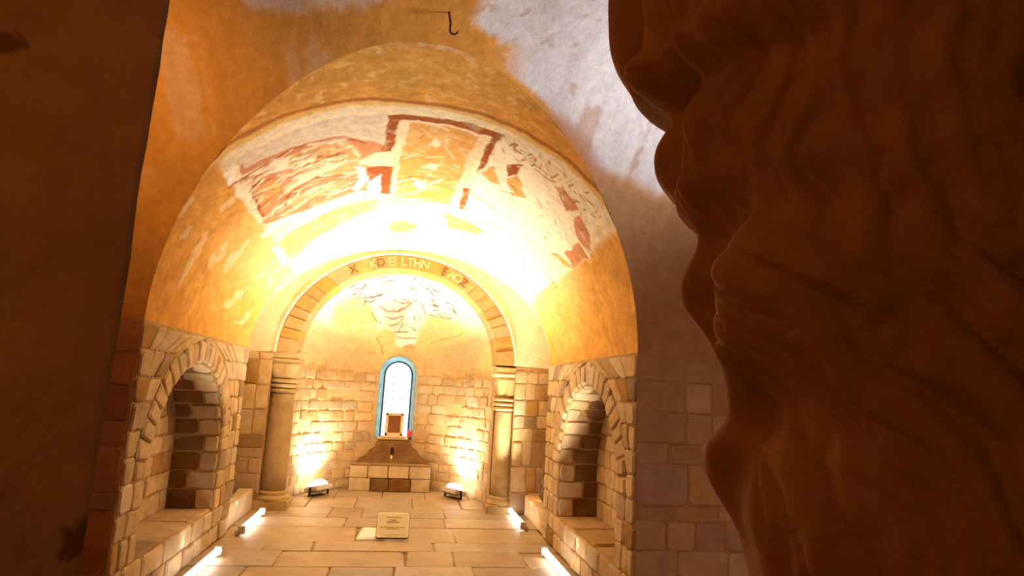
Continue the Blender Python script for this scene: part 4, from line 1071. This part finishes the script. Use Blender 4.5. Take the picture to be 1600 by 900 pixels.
# ---- remains of an altar below the window
alt = empty('altar_base', (-.08, 10.1, 0)); tag(alt, 'low stepped stone altar base against the apse wall below the window', 'altar')
ac = lambda n, bm, m, sm=False: pchild(obj(n, bm, m, None, sm), alt)
for z0, z1, xs in ((.0, .19, [-.69, -.37]), (.0, .19, [.235, .53]), (.195, .375, [-.69, -.42, -.12, .20, .53])):
    for a, b in zip(xs[:-1], xs[1:]):
        ac('block', box_bm((a + b) / 2, 10.12 + random.uniform(-.008, .008), (z0 + z1) / 2, b - a - .008, .26, z1 - z0, .012), M_STONE)
for a, b in ((-.365, -.10), (-.09, .23)):
    ac('dark_block', box_bm((a + b) / 2, 10.10 + random.uniform(-.006, .006), .095, b - a, .26, .18, .01), M_DARK)
ac('ledge', box_bm(-.075, 10.13, .395, 1.22, .27, .04, .012), M_STONE_D)
bm = bmesh.new()                                                          # broken dark core of the altar's back, sloping shoulders
prof = [(-.62, .41), (-.58, .46), (-.48, .50), (-.44, .58), (-.36, .63), (-.33, .74), (.18, .74), (.21, .65), (.31, .59), (.37, .51), (.48, .45), (.52, .41)]
F_ = [bm.verts.new((x, 10.05 + .62 * (z - .41) + .02 * random.random(), z)) for x, z in prof]
B_ = [bm.verts.new((x, max(surf_y(x, z, -.03), 10.12 + .62 * (z - .41)), z)) for x, z in prof]
bm.faces.new(F_); bm.faces.new(B_[::-1])
for k in range(len(prof)): bm.faces.new((F_[k], F_[(k + 1) % len(prof)], B_[(k + 1) % len(prof)], B_[k]))
bmesh.ops.triangulate(bm, faces=bm.faces[:])
ac('core', bm, M_DARK)
ac('slot', box_bm(-.08, 10.155, .585, .05, .035, .12, .004), M_BLACK)
ac('peg', lathe_bm([(.012, .475), (.016, .49), (.016, .51), (.008, .525)], -.085, 10.10, 10), M_CREAM)

# ---- framed brown panel standing on the window sill, red glass at its side
fp = empty('framed_panel', (-.085, 10.33, .80)); tag(fp, 'small cream frame with brown panel standing in the bottom of the apse window', 'frame')
pc = lambda n, bm, m, sm=False: pchild(obj(n, bm, m, None, sm), fp)
yf = 10.36
for x, z, sx, sz in ((-.205, .985, .045, .36), (.035, .985, .045, .36), (-.085, 1.145, .285, .045), (-.085, .83, .285, .05)):
    pc('frame_bar', box_bm(x, yf, z, sx, .045, sz, .006), M_CREAM)
pc('panel', box_bm(-.085, yf + .008, .985, .21, .02, .29, .003), M_BROWN)
pc('foot', box_bm(-.085, yf - .02, .797, .40, .10, .025, .006), M_CREAM)
rl = empty('red_lamp', (.165, 10.30, .765)); tag(rl, 'tiny red glass lamp on the right corner of the window sill', 'lamp')
pchild(obj('glass', lathe_bm([(.022, .79), (.032, .81), (.036, .86), (.034, .90), (.03, .90)], .165, 10.335, 14), M_RED, None, True), rl)
pchild(obj('holder', lathe_bm([(.034, .762), (.034, .775), (.018, .782), (.024, .793)], .165, 10.335, 14), M_BLACK, None, True), rl)

# ---- floodlights at the foot of the apse wall
def floodlight(cx, cy, aim, label):
    root = empty('floodlight', (cx, cy, 0)); tag(root, label, 'floodlight', 'floodlights at the foot of the apse wall')
    ang = math.atan2(aim[1] - cy, aim[0] - cx)
    T = Matrix.Translation((cx, cy, .13)) @ Matrix.Rotation(ang - PI / 2, 4, 'Z') @ Matrix.Rotation(math.radians(74), 4, 'X')
    def add(n, bm, m): bm.transform(T); return pchild(obj(n, bm, m, None), root)
    add('body', box_bm(0, -.035, 0, .36, .07, .23, .012, 2), M_HOUS)
    bm = bmesh.new(); bmesh.ops.create_uvsphere(bm, u_segments=20, v_segments=12, radius=1)
    bmesh.ops.scale(bm, vec=(.165, .085, .10), verts=bm.verts)
    bmesh.ops.bisect_plane(bm, geom=bm.verts[:] + bm.edges[:] + bm.faces[:], plane_co=(0, 0, 0), plane_no=(0, -1, 0), clear_outer=True)
    for f in bm.faces: f.smooth = True
    add('lens', bm, M_LENS)
    for k in range(5): add('cooling_fin', box_bm(-.12 + .06 * k, -.08, 0, .01, .03, .17), M_HOUS)
    bm = box_bm(0, 0, .006, .24, .10, .012, .003)
    bm.transform(Matrix.Translation((cx, cy, 0)) @ Matrix.Rotation(ang - PI / 2, 4, 'Z')); pchild(obj('foot', bm, M_BLACK, None), root)
    for s_ in (-.19, .19):
        bm = box_bm(s_, -.02, .07, .012, .035, .14, .003)
        bm.transform(Matrix.Translation((cx, cy, 0)) @ Matrix.Rotation(ang - PI / 2, 4, 'Z')); pchild(obj('bracket', bm, M_BLACK, None), root)
    p = T @ Vector((0, .10, 0)); q = T @ Vector((0, 1, 0))
    l = area('flood_beam', p, q, (.33, .20), FLOOD_E, STRIP_C, None, 110); pchild(l, root)
floodlight(-1.08, 9.56, (-1.5, 9.85), 'glaring floodlight at the foot of the apse wall, left of the altar')
floodlight(.88, 9.58, (1.3, 9.85), 'glaring floodlight at the foot of the apse wall, right of the altar')

# ---- strip lights along the foot of the side walls
def strip(x, y, length, sg, label, e=1.0, dy=0.):
    root = empty('strip_light', (x, y, 0)); tag(root, label, 'strip light', 'strip lights along the side walls')
    a = lambda n, bm, m, sm=False: pchild(obj(n, bm, m, None, sm), root)
    a('housing', box_bm(x + sg * .035, y, .028, .05, length, .05, .006), M_HOUS)
    tl = lambda yy: (x - sg * .005, yy, .060)
    a('tube', tube_bm([tl(y - length / 2 + .03), tl(y), tl(y + length / 2 - .03)], .030, 14), M_TUBE, True)
    for s_ in (-1, 1): a('end_cap', box_bm(x - sg * .002, y + s_ * (length / 2 - .015), .056, .075, .03, .085, .008), M_HOUS)
    pchild(area('strip_beam', (x - sg * .02, y, .105), (x - sg * 1.0, y + dy, 2.1), (.06, length - .1), STRIP_E * e, STRIP_C, None, 85), root)
strip(-1.52, 7.55, 1.0, -1, 'lit strip light on the floor by the left wall, nearest the left column')
strip(-1.52, 5.75, 1.0, -1, 'lit strip light on the floor by the left wall, cut by the bottom edge', .38)
strip(1.53, 7.95, .95, 1, 'lit strip light on the floor by the right wall, nearest the right column', 1.2, .0)
strip(1.52, 5.85, 1.0, 1, 'lit strip light on the floor by the right wall, cut by the bottom edge', .8, .6)

# ---- small sign on the floor
sg_ = empty('floor_sign', (0, 6.95, 0)); tag(sg_, 'small cream information sign with brown text standing on the chapel floor', 'sign')
TS = Matrix.Translation((.015, 6.93, .02)) @ Matrix.Rotation(math.radians(-24), 4, 'X')
def sc_(n, bm, m, sm=False): bm.transform(TS); return pchild(obj(n, bm, m, None, sm), sg_)
sc_('backing', box_bm(0, .012, .135, .345, .022, .275, .012, 2), M_SIGN_E)
sc_('rim', box_bm(0, -.003, .137, .335, .012, .258, .010, 2), M_SIGN)
sc_('panel', box_bm(0, -.008, .137, .295, .008, .215, .006, 2), M_SIGN2)
bm = bmesh.new()
def words(bm, z, x0, x1, h):
    x = x0
    while x < x1:
        wd = random.uniform(.006, .011)
        b2 = box_bm(x + wd / 2, -.0135, z + random.uniform(-.001, .001), wd, .003, h * random.uniform(.7, 1.0)); 
        me = bpy.data.meshes.new('t'); b2.to_mesh(me); b2.free(); bm.from_mesh(me); bpy.data.meshes.remove(me)
        x += wd + (.0025 if random.random() < .8 else .010)
for z, x0, x1, h in ((.212, -.075, .080, .010), (.182, -.035, .035, .017), (.163, -.070, .065, .016), (.112, -.125, .115, .011), (.095, -.06, .06, .009)):
    words(bm, z, x0, x1, h)
tag(sc_('lettering', bm, M_INK), kind='stuff')
for s_ in (-.1, .1): pchild(obj('prop', tube_bm([(.015 + s_, 7.035, .19), (.015 + s_, 7.15, .004)], .008, 8), M_SIGN_E), sg_)

# ---- iron hook hanging from the vault
hk = empty('ceiling_hook', (.09, 3.02, 3.575)); tag(hk, 'thin dark iron hook hanging from the plastered vault at top centre', 'hook')
hx, hy, hz = .085, 3.03, 3.60
pts = [(hx, hy, hz), (hx + .004, hy, hz - .05), (hx + .014, hy, hz - .09), (hx + .012, hy, hz - .13)]
for k in range(1, 10):
    a = PI + PI * k / 9 * 1.05
    pts.append((hx + .012 + .021 + .021 * math.cos(a), hy, hz - .13 + .021 * math.sin(a)))
pchild(obj('shank', tube_bm(pts, [.0055] * 4 + [.005] * 7 + [.004, .003], 8), M_IRON, None, True), hk)
pchild(obj('rose', lathe_bm([(.004, hz - .030), (.013, hz - .022), (.016, hz - .008), (.012, hz + .01)], hx, hy, 12), M_IRON, None, True), hk)
